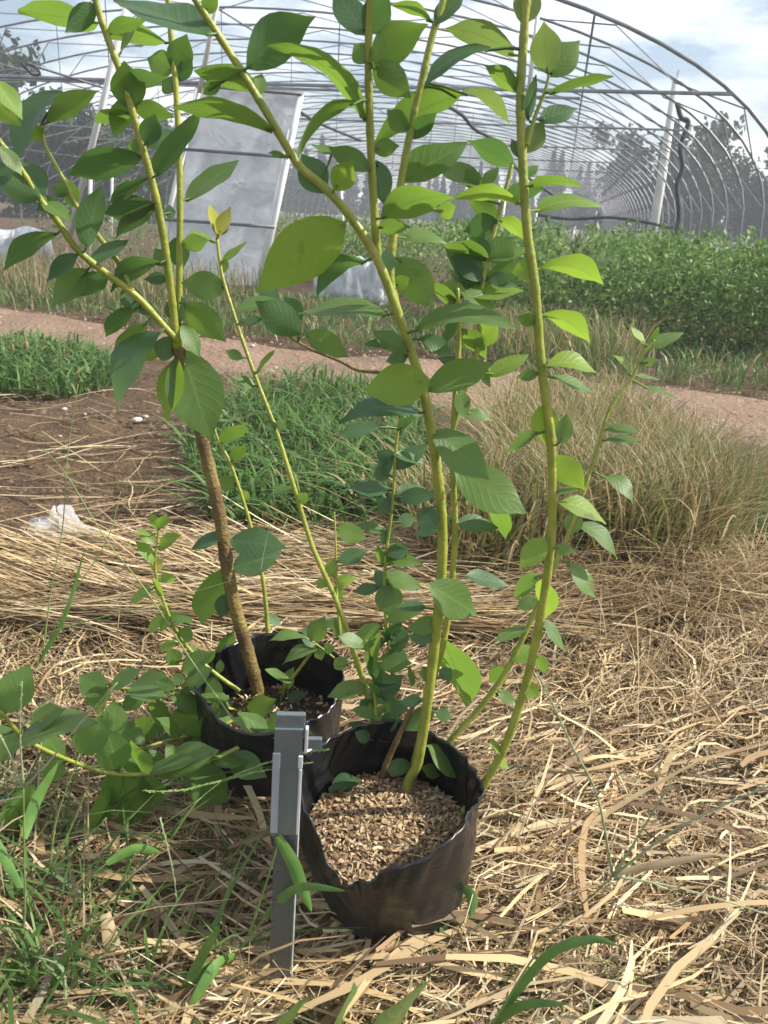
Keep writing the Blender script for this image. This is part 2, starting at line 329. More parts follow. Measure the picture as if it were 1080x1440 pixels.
def patch(n, polys):
    """random ground points inside pixel ellipses (cx, cy, rx, ry)"""
    out = []
    for cx, cy, rx, ry, k in polys:
        m_ = int(n*k); a = RNG.uniform(0, 6.28, m_); r = np.sqrt(RNG.random(m_))
        out += [G(cx+rx*r_*math.cos(b), cy+ry*r_*math.sin(b)) for r_, b in zip(r, a)]
    p = np.array(out); p[:, 2] = gz(p[:, 0], p[:, 1])-.003; return p
GD, GL = (.065, .14, .03), (.15, .26, .07)
r = patch(1700, [(60, 530, 110, 34, 1.), (10, 520, 80, 40, .5)]); n = len(r)
blades('verge_grass', r, RNG.uniform(.04, .15, n), .0016+.006*RNG.random(n)**2, .75, GD, GL, 'fresh green grass clump at the left edge of the dirt road', dry=.05)
r = patch(2300, [(460, 600, 150, 55, 1.), (380, 650, 120, 50, .6), (560, 690, 90, 60, .5), (430, 720, 150, 40, .3)]); n = len(r)
blades('road_edge_grass', r, RNG.uniform(.04, .16, n), .0014+.0045*RNG.random(n)**2, .75, GD, GL, 'bright green grass between the bare soil and the dirt road', dry=.06)
r = patch(1700, [(1060, 715, 75, 48, 1.), (1180, 740, 100, 70, .8)]); n = len(r)
blades('verge_grass_tuft', r, RNG.uniform(.04, .11, n), RNG.uniform(.0015, .0034, n), .8, GD, (.08, .19, .04), 'short green grass beside the dry grass mound and the road', dry=.06)
# mound of half dry grass
r = patch(7000, [(860, 735, 150, 80, 1.), (800, 660, 120, 60, .6), (930, 760, 120, 60, .5), (700, 800, 120, 40, .25)]); n = len(r)
blades('dry_grass_mound', r, RNG.uniform(.10, .31, n), RNG.uniform(.0008, .0021, n), .5, (.15, .19, .05), (.34, .32, .14), 'mound of half dry olive and tan grass beside the road', dry=.42, wind=(-.1, .1, 0))
r = patch(1500, [(900, 830, 200, 50, 1.)]); n = len(r)
blades('bent_dry_grass', r, RNG.uniform(.06, .2, n), RNG.uniform(.0007, .0016, n), 1.3, (.3, .23, .12), (.5, .4, .24), 'bent tan dry grass at the foot of the grass mound', dry=.6)
# beyond the road
def strip(n, u0, u1, t0, t1):
    u = RNG.uniform(u0, u1, n); t = RNG.uniform(t0, t1, n); p = RN[None]*u[:, None]+RP[None]*t[:, None]; p[:, 2] = gz(p[:, 0], p[:, 1])*.4-.012; return p
r = strip(14000, -6.0, 2.6, RFAR-.02, RFAR+1.6); n = len(r)
blades('far_verge_grass', r, RNG.uniform(.05, .16, n), RNG.uniform(.002, .0045, n), .7, (.07, .14, .035), (.15, .24, .07), 'green grass along the far side of the dirt road', dry=.12)
r = strip(1500, -1.0, -.1, RFAR+.1, RFAR+.8); r[:, 2] += 0; n = len(r)
blades('dry_verge_grass', r, RNG.uniform(.12, .30, n), RNG.uniform(.0014, .003, n), .4, (.13, .18, .05), (.26, .28, .10), 'tall half dry grass clump on the far side of the road', dry=.25)
r = strip(4200, -6.0, -2.6, RFAR+.25, RFAR+1.7); n = len(r)
blades('tall_verge_grass', r, RNG.uniform(.10, .34, n), RNG.uniform(.0016, .0036, n), .45, (.10, .15, .04), (.26, .25, .11), 'tall pale grass in front of the plastic skirt beyond the road', dry=.35)
# low grass in front on the left
r = patch(240, [(30, 1300, 120, 150, 1.), (-30, 1180, 90, 110, .6), (170, 1400, 170, 70, .5)]); n = len(r)
blades('foreground_grass', r, RNG.uniform(.04, .14, n), RNG.uniform(.0006, .0020, n), .8, (.06, .13, .03), (.16, .26, .07), 'low green grass growing through the straw below the sprawling plant', dry=.18)
r = patch(60, [(800, 1430, 260, 60, 1.), (330, 1230, 70, 60, .6)]); n = len(r)
blades('stray_grass', r, RNG.uniform(.02, .07, n), RNG.uniform(.0007, .0016, n), .7, (.06, .13, .03), (.14, .24, .06), 'few thin green grass shoots coming up through the straw', dry=.1)
# ------------------------------------------------------------------ grow bags
plastic, tt, bb, lk = new_mat('black_film')
tcn = tt.nodes.new('ShaderNodeTexCoord'); nn = tt.nodes.new('ShaderNodeTexNoise'); nn.inputs['Scale'].default_value = 26; nn.inputs['Detail'].default_value = 9
sx = tt.nodes.new('ShaderNodeSeparateXYZ'); lk(tcn.outputs['Object'], nn.inputs['Vector']); lk(tcn.outputs['Object'], sx.inputs[0])
mr = tt.nodes.new('ShaderNodeMapRange'); mr.inputs[1].default_value = .085; mr.inputs[2].default_value = .0; mr.inputs[3].default_value = 0; mr.inputs[4].default_value = 1
lk(sx.outputs[2], mr.inputs[0])
ml = tt.nodes.new('ShaderNodeMath'); ml.operation = 'MULTIPLY'; lk(nn.outputs[0], ml.inputs[0]); lk(mr.outputs[0], ml.inputs[1])
r_ = tt.nodes.new('ShaderNodeValToRGB'); r_.color_ramp.elements[0].color = (.010, .010, .012, 1); r_.color_ramp.elements[1].color = (.062, .056, .050, 1)
r_.color_ramp.elements[0].position = .36; r_.color_ramp.elements[1].position = .85
lk(ml.outputs[0], r_.inputs[0]); lk(r_.outputs[0], bb.inputs['Base Color'])
rr = tt.nodes.new('ShaderNodeMapRange'); rr.inputs[3].default_value = .27; rr.inputs[4].default_value = .8; lk(ml.outputs[0], rr.inputs[0]); lk(rr.outputs[0], bb.inputs['Roughness']); bb.inputs['Specular IOR Level'].default_value = .75
mpg = tt.nodes.new('ShaderNodeMapping'); mpg.inputs['Rotation'].default_value = (.5, 1.0, .3); mpg.inputs['Scale'].default_value = (16, 16, 60); lk(tcn.outputs['Object'], mpg.inputs[0])
n3 = tt.nodes.new('ShaderNodeTexNoise'); n3.inputs['Scale'].default_value = 1.0; n3.inputs['Detail'].default_value = 5; lk(mpg.outputs[0], n3.inputs['Vector'])
bp = tt.nodes.new('ShaderNodeBump'); bp.inputs['Strength'].default_value = .35; bp.inputs['Distance'].default_value = .008; lk(n3.outputs[0], bp.inputs['Height']); lk(bp.outputs[0], bb.inputs['Normal'])
bark = attr_mat('bark_chips', .8, 0, .25)
humus = noise_mat('humus', (.035, .022, .013), (.10, .065, .035), 60, .95, .8, 200)
def smooth_noise(a, z, seed):
    s = 0
    for k, (fa, fz, am) in enumerate(((2, 14, 1), (3, 30, .8), (5, 45, .6), (9, 70, .45), (14, 40, .35), (23, 110, .2))):
        s += am*math.sin(fa*a+fz*z+seed*1.7+k*2.1)*math.cos(fz*.6*z+k+seed)
    return s
def grow_bag(c, rad, rim, soil_h, seed, label, nchips, foot=.93, shift=0.0):
    root = empty('grow_bag', (c[0], c[1], 0), label, 'grow bag', 'black grow bags')
    na, nz_ = 120, 26; v = []; f = []
    def wall(off, zlow):
        b = len(v)
        for i in range(nz_):
            t = i/(nz_-1)
            for j in range(na):
                a = 2*math.pi*j/na; top = rim(a)
                z = zlow+(top-zlow)*t
                r0 = rad*(foot+(1.02-foot)*min(1, z/.1)); xs = shift*(1-min(1, max(0, z)/.1))
                if z < .022: r0 *= 1-.09*(1-z/.022)**2
                wr = smooth_noise(a, z, seed)*.0017*(.35+t)+.0011*math.sin(34*a+z*210)*max(0, t-.30)*(1+math.sin(3*a+seed))+.0008*math.sin(53*a-z*120+2)*max(0, t-.4)
                frac = max(0, t-.75)/.25; wr += .0016*math.sin(26*a-z*95)*max(0, math.sin(a*1.5+seed))*t*t
                wr += frac*.0032*math.sin(5*a+seed)+frac*.0006*math.sin(17*a)
                r_ = r0+wr-off
                v.append((r_*math.cos(a)+xs, r_*math.sin(a)-abs(xs)*.2, z))
        for i in range(nz_-1):
            for j in range(na):
                q = (b+i*na+j, b+i*na+(j+1) % na, b+(i+1)*na+(j+1) % na, b+(i+1)*na+j)
                f.append(q if off == 0 else q[::-1])
        return b
    b0 = wall(0, -.004); b1 = wall(.0012, soil_h-.02)
    o0 = b0+(nz_-1)*na; o1 = b1+(nz_-1)*na
    f.extend([(o0+j, o0+(j+1) % na, o1+(j+1) % na, o1+j) for j in range(na)])
    me = bpy.data.meshes.new('bag_film'); me.from_pydata(v, [], f); me.update(); me.polygons.foreach_set('use_smooth', [True]*len(me.polygons))
    link('bag_film', me, plastic, root)
    rs = foot+(1.02-foot)*min(1, soil_h/.1)-.035; so = shift*(1-min(1, soil_h/.1)); mb = MB(); k = 9; v2 = [(so, 0, soil_h+.006)]
    for i in range(1, k+1):
        for j in range(48):
            a = 2*math.pi*j/48; r_ = rad*rs*i/k
            v2.append((r_*math.cos(a)+so, r_*math.sin(a), soil_h+.006*(1-(i/k)**2)+.0022*math.sin(7*a+i)*math.sin(i*1.3)))
    f2 = [(0, 1+j, 1+(j+1) % 48) for j in range(48)]+[(1+i*48+j, 1+(i+1)*48+j, 1+(i+1)*48+(j+1) % 48, 1+i*48+(j+1) % 48) for i in range(k-1) for j in range(48)]
    mb.add(v2, f2); link('potting_soil', mb.mesh('potting_soil', True), humus, root)
    n = nchips; a = RNG.uniform(0, 6.28, n); r_ = rad*(rs-.04)*np.sqrt(RNG.random(n))
    cen = np.stack([r_*np.cos(a)+so, r_*np.sin(a), soil_h+.006*(1-(r_/rad)**2)+RNG.uniform(0, .006, n)], -1)
    d = nrm_rows(RNG.normal(0, 1, (n, 3))*[1, 1, .35]); up = nrm_rows(RNG.normal(0, .45, (n, 3))+[0, 0, 1]); s = nrm_rows(np.cross(d, up))
    L_ = (.0010+.0042*RNG.random(n)**2.2)[:, None, None]; W_ = (.0004+.0014*RNG.random(n)**1.5)[:, None, None]
    t = np.array([-1, -.4, .4, 1])[None, :, None]
    P_ = cen[:, None, :]+d[:, None, :]*t*L_+up[:, None, :]*(-.25*t*t)*L_
    col = np.array([[.46, .34, .20], [.36, .25, .14], [.24, .15, .08], [.55, .44, .28], [.15, .09, .05]])[RNG.choice(5, n, p=[.24, .26, .24, .10, .16])]*RNG.uniform(.8, 1.15, (n, 1))
    link('bark_chip_layer', ribbons(P_, s[:, None, :]*W_*np.array([.35, 1, 1, .3])[None, :, None], np.repeat(col[:, None], 4, 1), 'bark_chip_layer'), bark, root, kind='stuff')
    return root
def nrm_rows(a): return a/np.maximum(1e-9, np.linalg.norm(a, axis=-1, keepdims=True))
def interp_rim(tab):
    def f(a):
        d = math.degrees(a) % 360
        for (a0, h0), (a1, h1) in zip(tab, tab[1:]):
            if a0 <= d <= a1:
                u = (d-a0)/(a1-a0); u = u*u*(3-2*u); return h0+(h1-h0)*u
        return tab[-1][1]
    return f
B1R = .0745
f1 = G(548, 1337); BAG1 = np.array([f1[0]-.0095, f1[1]+B1R*.80-.014, 0])
rim1 = interp_rim([(0, .130), (60, .138), (110, .140), (150, .134), (182, .136), (203, .150), (220, .142), (236, .106), (246, .090), (258, .103), (280, .124), (308, .138), (330, .138), (360, .130)])
grow_bag(BAG1, B1R, rim1, .082, 1.0, 'black plastic grow bag with notched rim full of bark chips, beside the caliper', 7500, .74, .013)
f2 = G(382, 955, .115); BAG2 = np.array([f2[0], f2[1], 0])
rim2 = interp_rim([(0, .122), (80, .128), (140, .120), (200, .112), (270, .105), (320, .112), (360, .122)])
grow_bag(BAG2, .074, rim2, .060, 4.2, 'black plastic grow bag behind the notched one, half hidden by sprawling leaves', 500)
# ------------------------------------------------------------------ blueberry plants
STEMS = {   # plant, px path, Y start, Y end, radius start, radius end, material
 'A0': ('A', [(366, 985), (352, 930), (325, 830), (308, 720), (285, 620), (262, 530), (250, 490)], .725, .705, .0078, .0056, 'wood'),
 'A1': ('A', [(249, 492), (238, 390), (222, 290), (197, 195), (172, 110), (150, 50), (133, -5), (105, -120)], .704, .66, .0048, .0030, 'stem'),
 'A2': ('A', [(252, 492), (252, 390), (253, 300), (252, 220), (247, 120), (238, 20), (230, -110)], .708, .72, .0040, .0028, 'stem'),
 'A3': ('A', [(250, 480), (232, 460), (190, 415), (150, 385), (110, 352), (80, 310), (55, 278), (25, 232), (0, 200), (-50, 130)], .702, .62, .0042, .0026, 'stem'),
 'A4': ('A', [(186, 410), (167, 370), (133, 325), (108, 289), (85, 245), (64, 205), (58, 175)], .685, .72, .0033, .0018, 'stem'),
 'A5': ('A', [(378, 952), (376, 880), (368, 805), (349, 727), (324, 652), (308, 622), (292, 575)], .76, .80, .0036, .0020, 'stem'),
 'A6': ('A', [(395, 975), (425, 935), (446, 905), (456, 868)], .715, .67, .0026, .0014, 'stem'),
 'A7': ('A', [(470, 925), (448, 908), (430, 897)], .665, .66, .0012, .0010, 'stem'),
 'B1': ('B', [(566, 1132), (576, 1095), (590, 1060), (612, 900), (622, 780), (618, 690), (600, 570), (580, 500), (545, 400), (520, 345), (483, 292), (450, 258), (417, 228), (370, 150), (330, 85), (275, 0), (215, -90)], .555, .50, .0058, .0024, 'stem'),
 'B1b': ('B', [(547, 405), (532, 360), (526, 290), (521, 200), (518, 90), (520, 0), (522, -100)], .532, .49, .0034, .0026, 'stem'),
 'B2': ('B', [(570, 1122), (590, 1040), (608, 960), (628, 880), (640, 750), (636, 640), (641, 540), (646, 470), (643, 405)], .575, .585, .0042, .0022, 'stem'),
 'B3': ('B', [(556, 425), (549, 389), (552, 340), (565, 250), (581, 167), (594, 111), (608, 50), (622, 5), (640, -90)], .538, .55, .0036, .0026, 'stem'),
 'B4': ('B', [(638, 600), (655, 540), (672, 489), (676, 422), (683, 375), (696, 322), (711, 267), (720, 232)], .586, .61, .0030, .0018, 'stem'),
 'B5': ('B', [(645, 1150), (668, 1122), (705, 1060), (728, 1000), (745, 940), (765, 840), (776, 740), (775, 620), (762, 520), (752, 400), (742, 330), (735, 230), (732, 130), (738, 30), (745, -100)], .535, .52, .0046, .0034, 'stem'),
 'B5b': ('B', [(741, 205), (752, 165), (766, 130), (772, 106)], .522, .525, .0018, .0012, 'stem'),
 'B6': ('B', [(585, 1110), (628, 1048), (673, 998), (713, 942), (749, 867), (774, 808), (802, 744), (835, 647), (858, 574), (888, 533), (905, 497), (920, 478)], .575, .66, .0038, .0016, 'stem'),
 'B7': ('B', [(535, 1065), (517, 980), (500, 925), (475, 850), (440, 770), (415, 690), (388, 605), (365, 545), (345, 490), (325, 430), (312, 385), (305, 335)], .60, .68, .0036, .0018, 'stem'),
 'B8': ('B', [(545, 1085), (556, 1020), (552, 950), (543, 870), (542, 790), (552, 710), (556, 640), (560, 600)], .60, .62, .0028, .0014, 'stem'),
 'B9': ('B', [(530, 1120), (545, 1070), (568, 1020), (582, 990)], .565, .575, .0045, .0028, 'wood'),
 'B10': ('B', [(588, 540), (545, 525), (505, 521), (478, 508), (433, 489), (403, 469), (372, 435)], .548, .60, .0018, .0012, 'wood'),
 'B11': ('B', [(522, 1085), (528, 1010), (525, 950), (515, 900)], .585, .59, .0024, .0012, 'stem'),
 'B12': ('B', [(480, 905), (474, 840), (472, 760), (470, 720)], .625, .66, .0018, .0010, 'stem'),
 'C1': ('C', [(385, 1030), (349, 1044), (291, 1072), (219, 1087), (155, 1087), (92, 1067), (36, 1039), (0, 1000)], .62, .50, .0030, .0020, 'stem'),
 'C2': ('C', [(330, 1012), (294, 1028), (240, 1040), (183, 1053), (130, 1030)], .67, .58, .0024, .0014, 'stem'),
 'C3': ('C', [(350, 1005), (335, 1000), (295, 988), (255, 976), (200, 970), (140, 965)], .69, .64, .0022, .0012, 'stem'),
 'C4': ('C', [(337, 972), (300, 945), (268, 915), (242, 875), (225, 830), (218, 795), (223, 745)], .69, .70, .0030, .0016, 'stem'),
}
LEAVES = {
'A': """138 34 31 14 32 m|238 62 150 55 24 m 8|168 80 200 8 8 m|245 102 262 50 38 m|245 100 208 82 40 m|249 115 270 83 22 d|247 128 228 112 28 m|185 155 175 88 50 m|185 150 242 163 28 m|183 158 134 170 22 m|205 205 218 162 32 d|205 207 245 185 28 d|200 205 178 205 20 m|200 220 97 243 42 d|222 248 275 158 32 d|88 128 25 222 32 d 16|64 175 137 125 28 m|62 180 42 196 20 y|-10 110 30 165 28 y|-12 140 28 175 30 y|58 278 -5 250 42 d|58 278 35 225 42 d|80 280 54 295 24 d|82 278 90 256 20 d|105 292 92 250 26 y|122 350 138 262 38 d|83 328 5 378 26 d 8|125 378 72 428 36 m|150 385 108 415 32 d|222 290 146 300 34 d|222 283 163 332 22 d|208 250 152 283 16 d|232 300 247 298 22 d|228 368 157 408 28 d 10|236 375 218 350 26 m|245 334 256 378 34 d|238 392 203 392 18 d|255 345 292 338 26 m|258 425 315 477 44 m|183 432 150 470 26 d|190 440 178 398 32 d|195 440 213 428 20 d|228 465 165 570 44 d 22|205 455 163 505 28 m|230 490 198 505 18 y|248 495 215 485 36 d|248 412 252 455 30 d|245 450 235 425 18 d|255 455 280 500 26 m|255 490 295 615 84 m|250 500 232 588 36 y|310 625 345 595 24 m|325 650 345 625 20 m|330 670 305 690 22 m|338 690 350 705 16 y|322 760 398 768 46 d|325 800 393 778 40 d|315 750 270 770 20 d|315 800 283 870 48 m|318 835 310 868 26 d|322 890 310 940 28 m|388 915 347 908 30 p|261 283 332 226 28 m|150 50 205 25 20 m|120 -40 60 -60 34 m|232 -20 270 -60 30 m|427 897 380 900 15 m 5|447 915 398 932 18 m 6|437 902 456 868 30 m|447 912 452 928 16 m|455 915 470 909 16 m|400 985 432 974 16 d|395 985 400 1007 20 d|395 880 372 862 14 d|20 225 -10 262 24 d|0 205 30 245 22 m""",
'B': """297 52 165 -5 38 d|285 20 305 -10 24 m|346 97 438 26 62 d 6|362 125 276 98 32 m|360 135 368 103 24 m|383 185 243 150 26 m 12|285 132 312 113 20 m|514 170 384 66 26 m 26|500 142 420 215 18 m 16|405 222 377 214 8 m|455 272 425 218 46 d|470 268 495 228 38 y|475 218 440 203 12 m|520 240 465 207 32 m|523 210 560 205 26 m|515 50 470 -14 44 d|515 48 545 -10 44 d|520 97 598 36 52 m 6|518 88 498 62 32 m|608 32 543 6 14 m 8|525 88 575 135 46 m|612 35 650 -12 28 d|724 80 627 40 34 p 10|690 67 600 112 20 d 10|650 133 531 196 40 m 8|650 128 718 175 18 p 10|575 185 545 155 30 m|575 195 612 160 28 d|560 258 653 200 50 m|530 225 540 285 36 d|725 235 662 196 32 d|680 262 617 230 30 m|675 265 655 240 26 m|678 262 700 235 18 m|535 308 634 272 44 m 8|733 288 628 282 18 y 14|660 275 700 305 30 m|487 312 367 400 84 y|515 368 447 410 30 d 20|545 445 425 438 26 m 10|395 425 332 432 18 m|372 428 388 405 30 d|425 470 362 425 48 d|425 450 400 418 28 d|370 450 333 455 14 d|430 468 488 500 38 m|362 525 385 490 8 m|342 505 318 493 16 m|360 545 328 530 14 m|307 335 297 288 18 Y|308 330 322 292 20 Y|306 332 313 306 24 p|312 370 345 340 10 y|312 385 318 362 14 y|300 342 268 322 8 y|318 405 257 398 42 m|378 560 372 548 12 m|388 605 376 592 14 d|388 605 402 590 14 m|415 690 385 690 12 m|418 708 432 693 18 m|538 382 548 352 32 d|560 362 608 430 54 m|553 405 575 390 22 m|565 335 626 340 20 m 6|530 320 575 318 22 m|615 300 640 290 28 y|700 310 655 325 36 d|700 308 737 335 22 y 5|688 368 720 335 46 m|686 368 662 332 32 d|680 390 628 348 36 d|680 395 640 368 24 d|752 375 722 383 30 y|685 390 728 400 22 d|655 418 735 405 26 y|655 415 618 402 30 m|583 465 720 455 30 m 14|672 485 700 455 32 y|590 475 635 495 26 d|570 495 525 465 28 m|575 500 543 508 22 d|548 488 512 482 14 d|606 535 515 548 64 y|600 550 690 510 46 m|688 530 740 497 26 y|758 525 727 530 18 m|595 580 482 590 28 d 12|535 600 475 610 22 d|608 605 687 670 54 m|655 580 690 588 18 m|638 660 738 718 64 m|640 735 700 740 26 d|690 700 712 752 28 m|553 660 600 625 28 d|548 670 522 660 24 d|550 690 490 685 22 d|560 700 610 695 26 d|590 715 615 745 36 d|555 720 530 700 22 d|558 735 585 728 22 d|472 742 515 758 30 m|552 760 536 748 26 d|555 795 560 762 32 d|475 790 515 775 24 d|468 812 465 785 20 y|470 820 500 812 18 y|462 822 443 818 14 y|470 825 480 842 20 y|535 825 497 832 18 d|545 818 549 867 42 m|600 855 558 852 16 d|602 822 671 863 56 m|655 810 712 820 24 d|618 875 575 885 28 m|608 900 575 895 20 d|620 893 658 985 48 m|608 950 590 945 22 m|620 955 634 940 22 d|537 880 494 910 30 m|520 945 533 890 20 m|530 930 577 932 32 m|575 935 580 965 8 d|555 890 575 900 24 d|480 900 472 870 18 m|470 940 488 925 20 m|515 965 462 978 26 m|530 980 565 950 32 d|520 985 552 965 30 d|525 1005 508 985 32 d|535 1020 560 1010 28 d|530 1050 530 1010 20 d|595 985 562 988 18 d|612 996 570 1026 30 m|612 1000 635 1010 20 d|578 1075 542 1082 24 m|600 1048 653 1093 30 m|592 1080 618 1090 20 m|570 1118 573 1139 18 Y|545 900 562 872 20 d|548 990 575 1000 22 d|520 1040 500 1030 20 d|556 640 580 650 24 d|556 650 530 636 24 d|552 700 530 722 22 d|545 830 528 800 22 d|545 780 575 770 24 d|735 35 748 -22 42 p|770 105 765 32 46 p|772 108 815 58 42 m|772 132 857 105 14 m|730 130 685 92 26 m|742 170 750 108 18 d|757 170 810 152 28 d|735 215 765 172 36 p|735 225 720 195 18 d|735 250 757 233 16 m|740 262 815 258 14 m 5|753 297 843 284 22 y 8|758 378 845 397 30 y 14|762 442 828 476 28 y 8|757 455 727 445 20 m|768 515 840 525 24 y 10|775 530 835 550 14 m|765 568 768 623 40 y|790 625 797 583 26 m|757 608 715 632 20 m|777 640 820 686 40 y|778 695 815 685 10 m|785 708 850 735 26 y 8|810 738 868 782 22 m 10|812 720 800 752 28 p|850 670 890 705 22 m 8|845 620 908 618 10 m|850 605 897 605 14 m|887 530 862 500 9 y 6|905 512 922 505 13 m|908 492 958 465 22 m|918 482 925 460 10 y|907 485 888 458 9 y|895 530 925 532 7 m|905 545 950 558 7 m|768 757 732 798 36 y|765 815 768 866 32 y|757 808 722 838 26 m|755 840 728 855 24 m|798 792 838 838 26 m|778 770 808 775 18 m|763 870 795 915 16 m|745 882 695 902 16 m|720 930 746 908 28 y|713 940 688 960 28 m|755 920 765 945 20 m|738 962 757 980 24 y|700 970 725 992 18 m|697 1065 716 1080 14 y|706 1060 690 1040 10 y""",
'C': """222 745 213 722 15 y|224 745 233 723 17 y|222 765 193 745 18 y|222 770 252 752 18 y|218 790 193 762 18 y|218 805 222 783 18 Y|222 812 248 814 15 y|214 828 183 846 16 y|222 840 219 812 12 y|232 870 207 886 18 y|237 872 247 860 16 y|250 905 222 912 14 y|255 905 266 880 22 m|3 1003 40 938 52 m|22 1040 128 1012 34 m 4|40 1030 85 998 28 d|112 1062 150 1005 44 m|160 1040 160 986 38 m|168 1082 150 1030 48 m|157 1085 200 1151 56 m|170 1130 184 1169 26 m|150 975 112 950 38 d|150 965 120 992 26 d|243 965 176 966 38 m|245 968 222 958 20 m|222 980 225 1029 28 m|215 1010 190 1042 36 m|277 990 243 1031 32 m|220 1085 180 1070 28 d|222 1088 303 1056 44 m 4|262 1078 321 1128 56 m|320 1062 372 1091 38 m|342 1008 282 1054 40 m|335 1035 325 1052 22 d|352 1045 392 1037 32 m|378 1038 404 1016 22 m|348 1002 386 984 32 m|300 1025 285 1000 26 d|300 990 302 952 24 m|250 935 238 912 24 m|255 945 294 918 28 m|258 968 296 940 26 d|258 960 243 950 18 m|150 1108 135 1186 32 d|35 1105 18 1162 38 d|92 1070 60 1098 30 d|200 1092 225 1130 34 d|90 1065 60 1035 28 m|36 1040 -10 1060 34 d|280 1040 262 1010 26 m|320 1005 330 1035 22 d|205 972 170 1000 24 d|180 1055 150 1080 26 d|130 1030 100 1045 24 d|8 1010 -30 985 30 m"""}
SAMP = {}
stem_obj = {}
PL = {'A': empty('blueberry_plant', (float(BAG2[0]), float(BAG2[1]), .08), 'tall leafy plant with thick brown stem rooted in the bag behind the caliper', 'plant', 'potted plants'),
      'B': empty('blueberry_plant', (float(BAG1[0]), float(BAG1[1]), .09), 'tall green-stemmed leafy plant rooted in the notched bag of bark chips', 'plant', 'potted plants'),
      'C': empty('blueberry_plant', (float(BAG2[0])-.02, float(BAG2[1])-.05, .08), 'low sprawling leafy plant spreading over the straw left of the caliper', 'plant', 'potted plants')}
for k, (pl, px, y0, y1, r0, r1, mt) in STEMS.items():
    px = spline([np.array(p, float) for p in px], 14); n = len(px)
    seg = np.concatenate([[0], np.cumsum([np.linalg.norm(px[i+1]-px[i]) for i in range(n-1)])]); seg /= seg[-1]
    # new growth zig-zags a little at each node
    pts = [PY(p[0], p[1], y0+(y1-y0)*s) for p, s in zip(px, seg)]
    if k != 'A0': r0, r1 = r0*.80, r1*.74
    LL = sum(np.linalg.norm(pts[i+1]-pts[i]) for i in range(n-1)); rad = [r0+(r1-r0)*s+.16*r1*max(0, math.sin(s*LL/.026*6.283))**6 for s in seg]
    mb = MB(); mb.tube(pts, rad, 8)
    stem_obj[k] = child('stem', mb.mesh('stem', True), M[mt], PL[pl])
    dense = []
    for i in range(n-1):
        for u in (0, .25, .5, .75): dense.append(np.append(px[i]+(px[i+1]-px[i])*u, [y0+(y1-y0)*(seg[i]+(seg[i+1]-seg[i])*u), 0]))
    SAMP[k] = np.array(dense)
def leaf_mesh(B, T, wid, arch_v, prof=1.0, fold=.28, droop=.1, pet=None, nseg=9, tilt_override=None, face=None):
    """ovate blade from base B to tip T; wid = real full width; arch_v = 3-D offset of the midpoint"""
    a = T-B; Lr = np.linalg.norm(a); a_ = a/Lr
    Nn, Sd = face
    v = []; f = []; uv = []
    cross = (-1, -.55, 0, .55, 1)
    for i in range(nseg+1):
        t = i/nseg
        c = B+a*t+arch_v*4*t*(1-t)+Nn*(-droop*Lr*(t**2.2)*.6+droop*Lr*.25*t)
        ww = wid*.5*max(.012, (4*t**.90*(1-t**.90))**(.92+.45*t))*1.04
        wav = .05*Lr*math.sin(t*8+B[0]*90)+.02*Lr*math.sin(t*19+B[2]*70)
        for s in cross:
            lift = fold*abs(s)*ww*(1-.4*t)+wav*(abs(s)**2)*.35*(1 if s > 0 else -1)-.10*ww*s*s
            v.append(c+Sd*s*ww+Nn*lift); uv.append((t, s))
    for i in range(nseg):
        for j in range(4):
            q = i*5+j; f.append((q, q+1, q+6, q+5))
    if pet is not None:   # leaf stalk
        n0 = len(v); d = nrm(B-pet+1e-6); s1 = nrm(np.cross(d, Nn)+1e-6)*.0009; s2 = nrm(np.cross(d, s1))*.0009
        for p in (pet, (pet+B)/2+Nn*.0005, B+a_*.004):
            for s in (s1, s2-s1*.5, -s2-s1*.5): v.append(p+s); uv.append((0, 0))
        for i in range(2):
            for j in range(3): f.append((n0+i*3+j, n0+i*3+(j+1) % 3, n0+i*3+3+(j+1) % 3, n0+i*3+3+j))
    me = bpy.data.meshes.new('leaf'); me.from_pydata([tuple(q) for q in v], [], f); me.update()
    ul = me.uv_layers.new(name='leaf'); li = np.empty(len(me.loops), np.int32); me.loops.foreach_get('vertex_index', li)
    ul.data.foreach_set('uv', np.array(uv, np.float32)[li].ravel())
    me.polygons.foreach_set('use_smooth', [True]*len(me.polygons))
    return me
def leaf_geo(bx, by, tx, ty, wpx, Yb, arch=0., pet=None, dy=None, ratio=.52):
    B = PY(bx, by, Yb); d = proj(B)[1]; Lw = math.hypot(tx-bx, ty-by)*d/FPX
    if dy is None: dy = random.uniform(-.45, .45)*Lw
    T = PY(tx, ty, max(.2, Yb+dy)); a = nrm(T-B); view = nrm((B+T)/2-CP)
    s0 = nrm(np.cross(a, view)); n0 = np.cross(s0, a)          # n0 looks along the view
    Lr = np.linalg.norm(T-B); wa = wpx*d/FPX
    wr = max(wa, min(ratio*Lr, wa*2.6)); th = math.acos(max(-1, min(1, wa/wr)))*.96
    best = None
    for sg in (1, -1):
        Sd = s0*math.cos(th)+n0*math.sin(th)*sg; Nn = nrm(np.cross(Sd, a))
        if Nn[2] < 0: Nn = -Nn
        sc_ = Nn[2]
        if best is None or sc_ > best[0]: best = (sc_, Nn, Sd)
    _, Nn, Sd = best
    if arch:
        up_img = Uv-a*(Uv@a); av = nrm(up_img)*arch*d/FPX
    else: av = np.zeros(3)
    return leaf_mesh(B, T, wr, av, fold=random.uniform(.15, .42), droop=random.uniform(.05, .22), pet=pet, face=(Nn, Sd))
xr = random.Random(3)
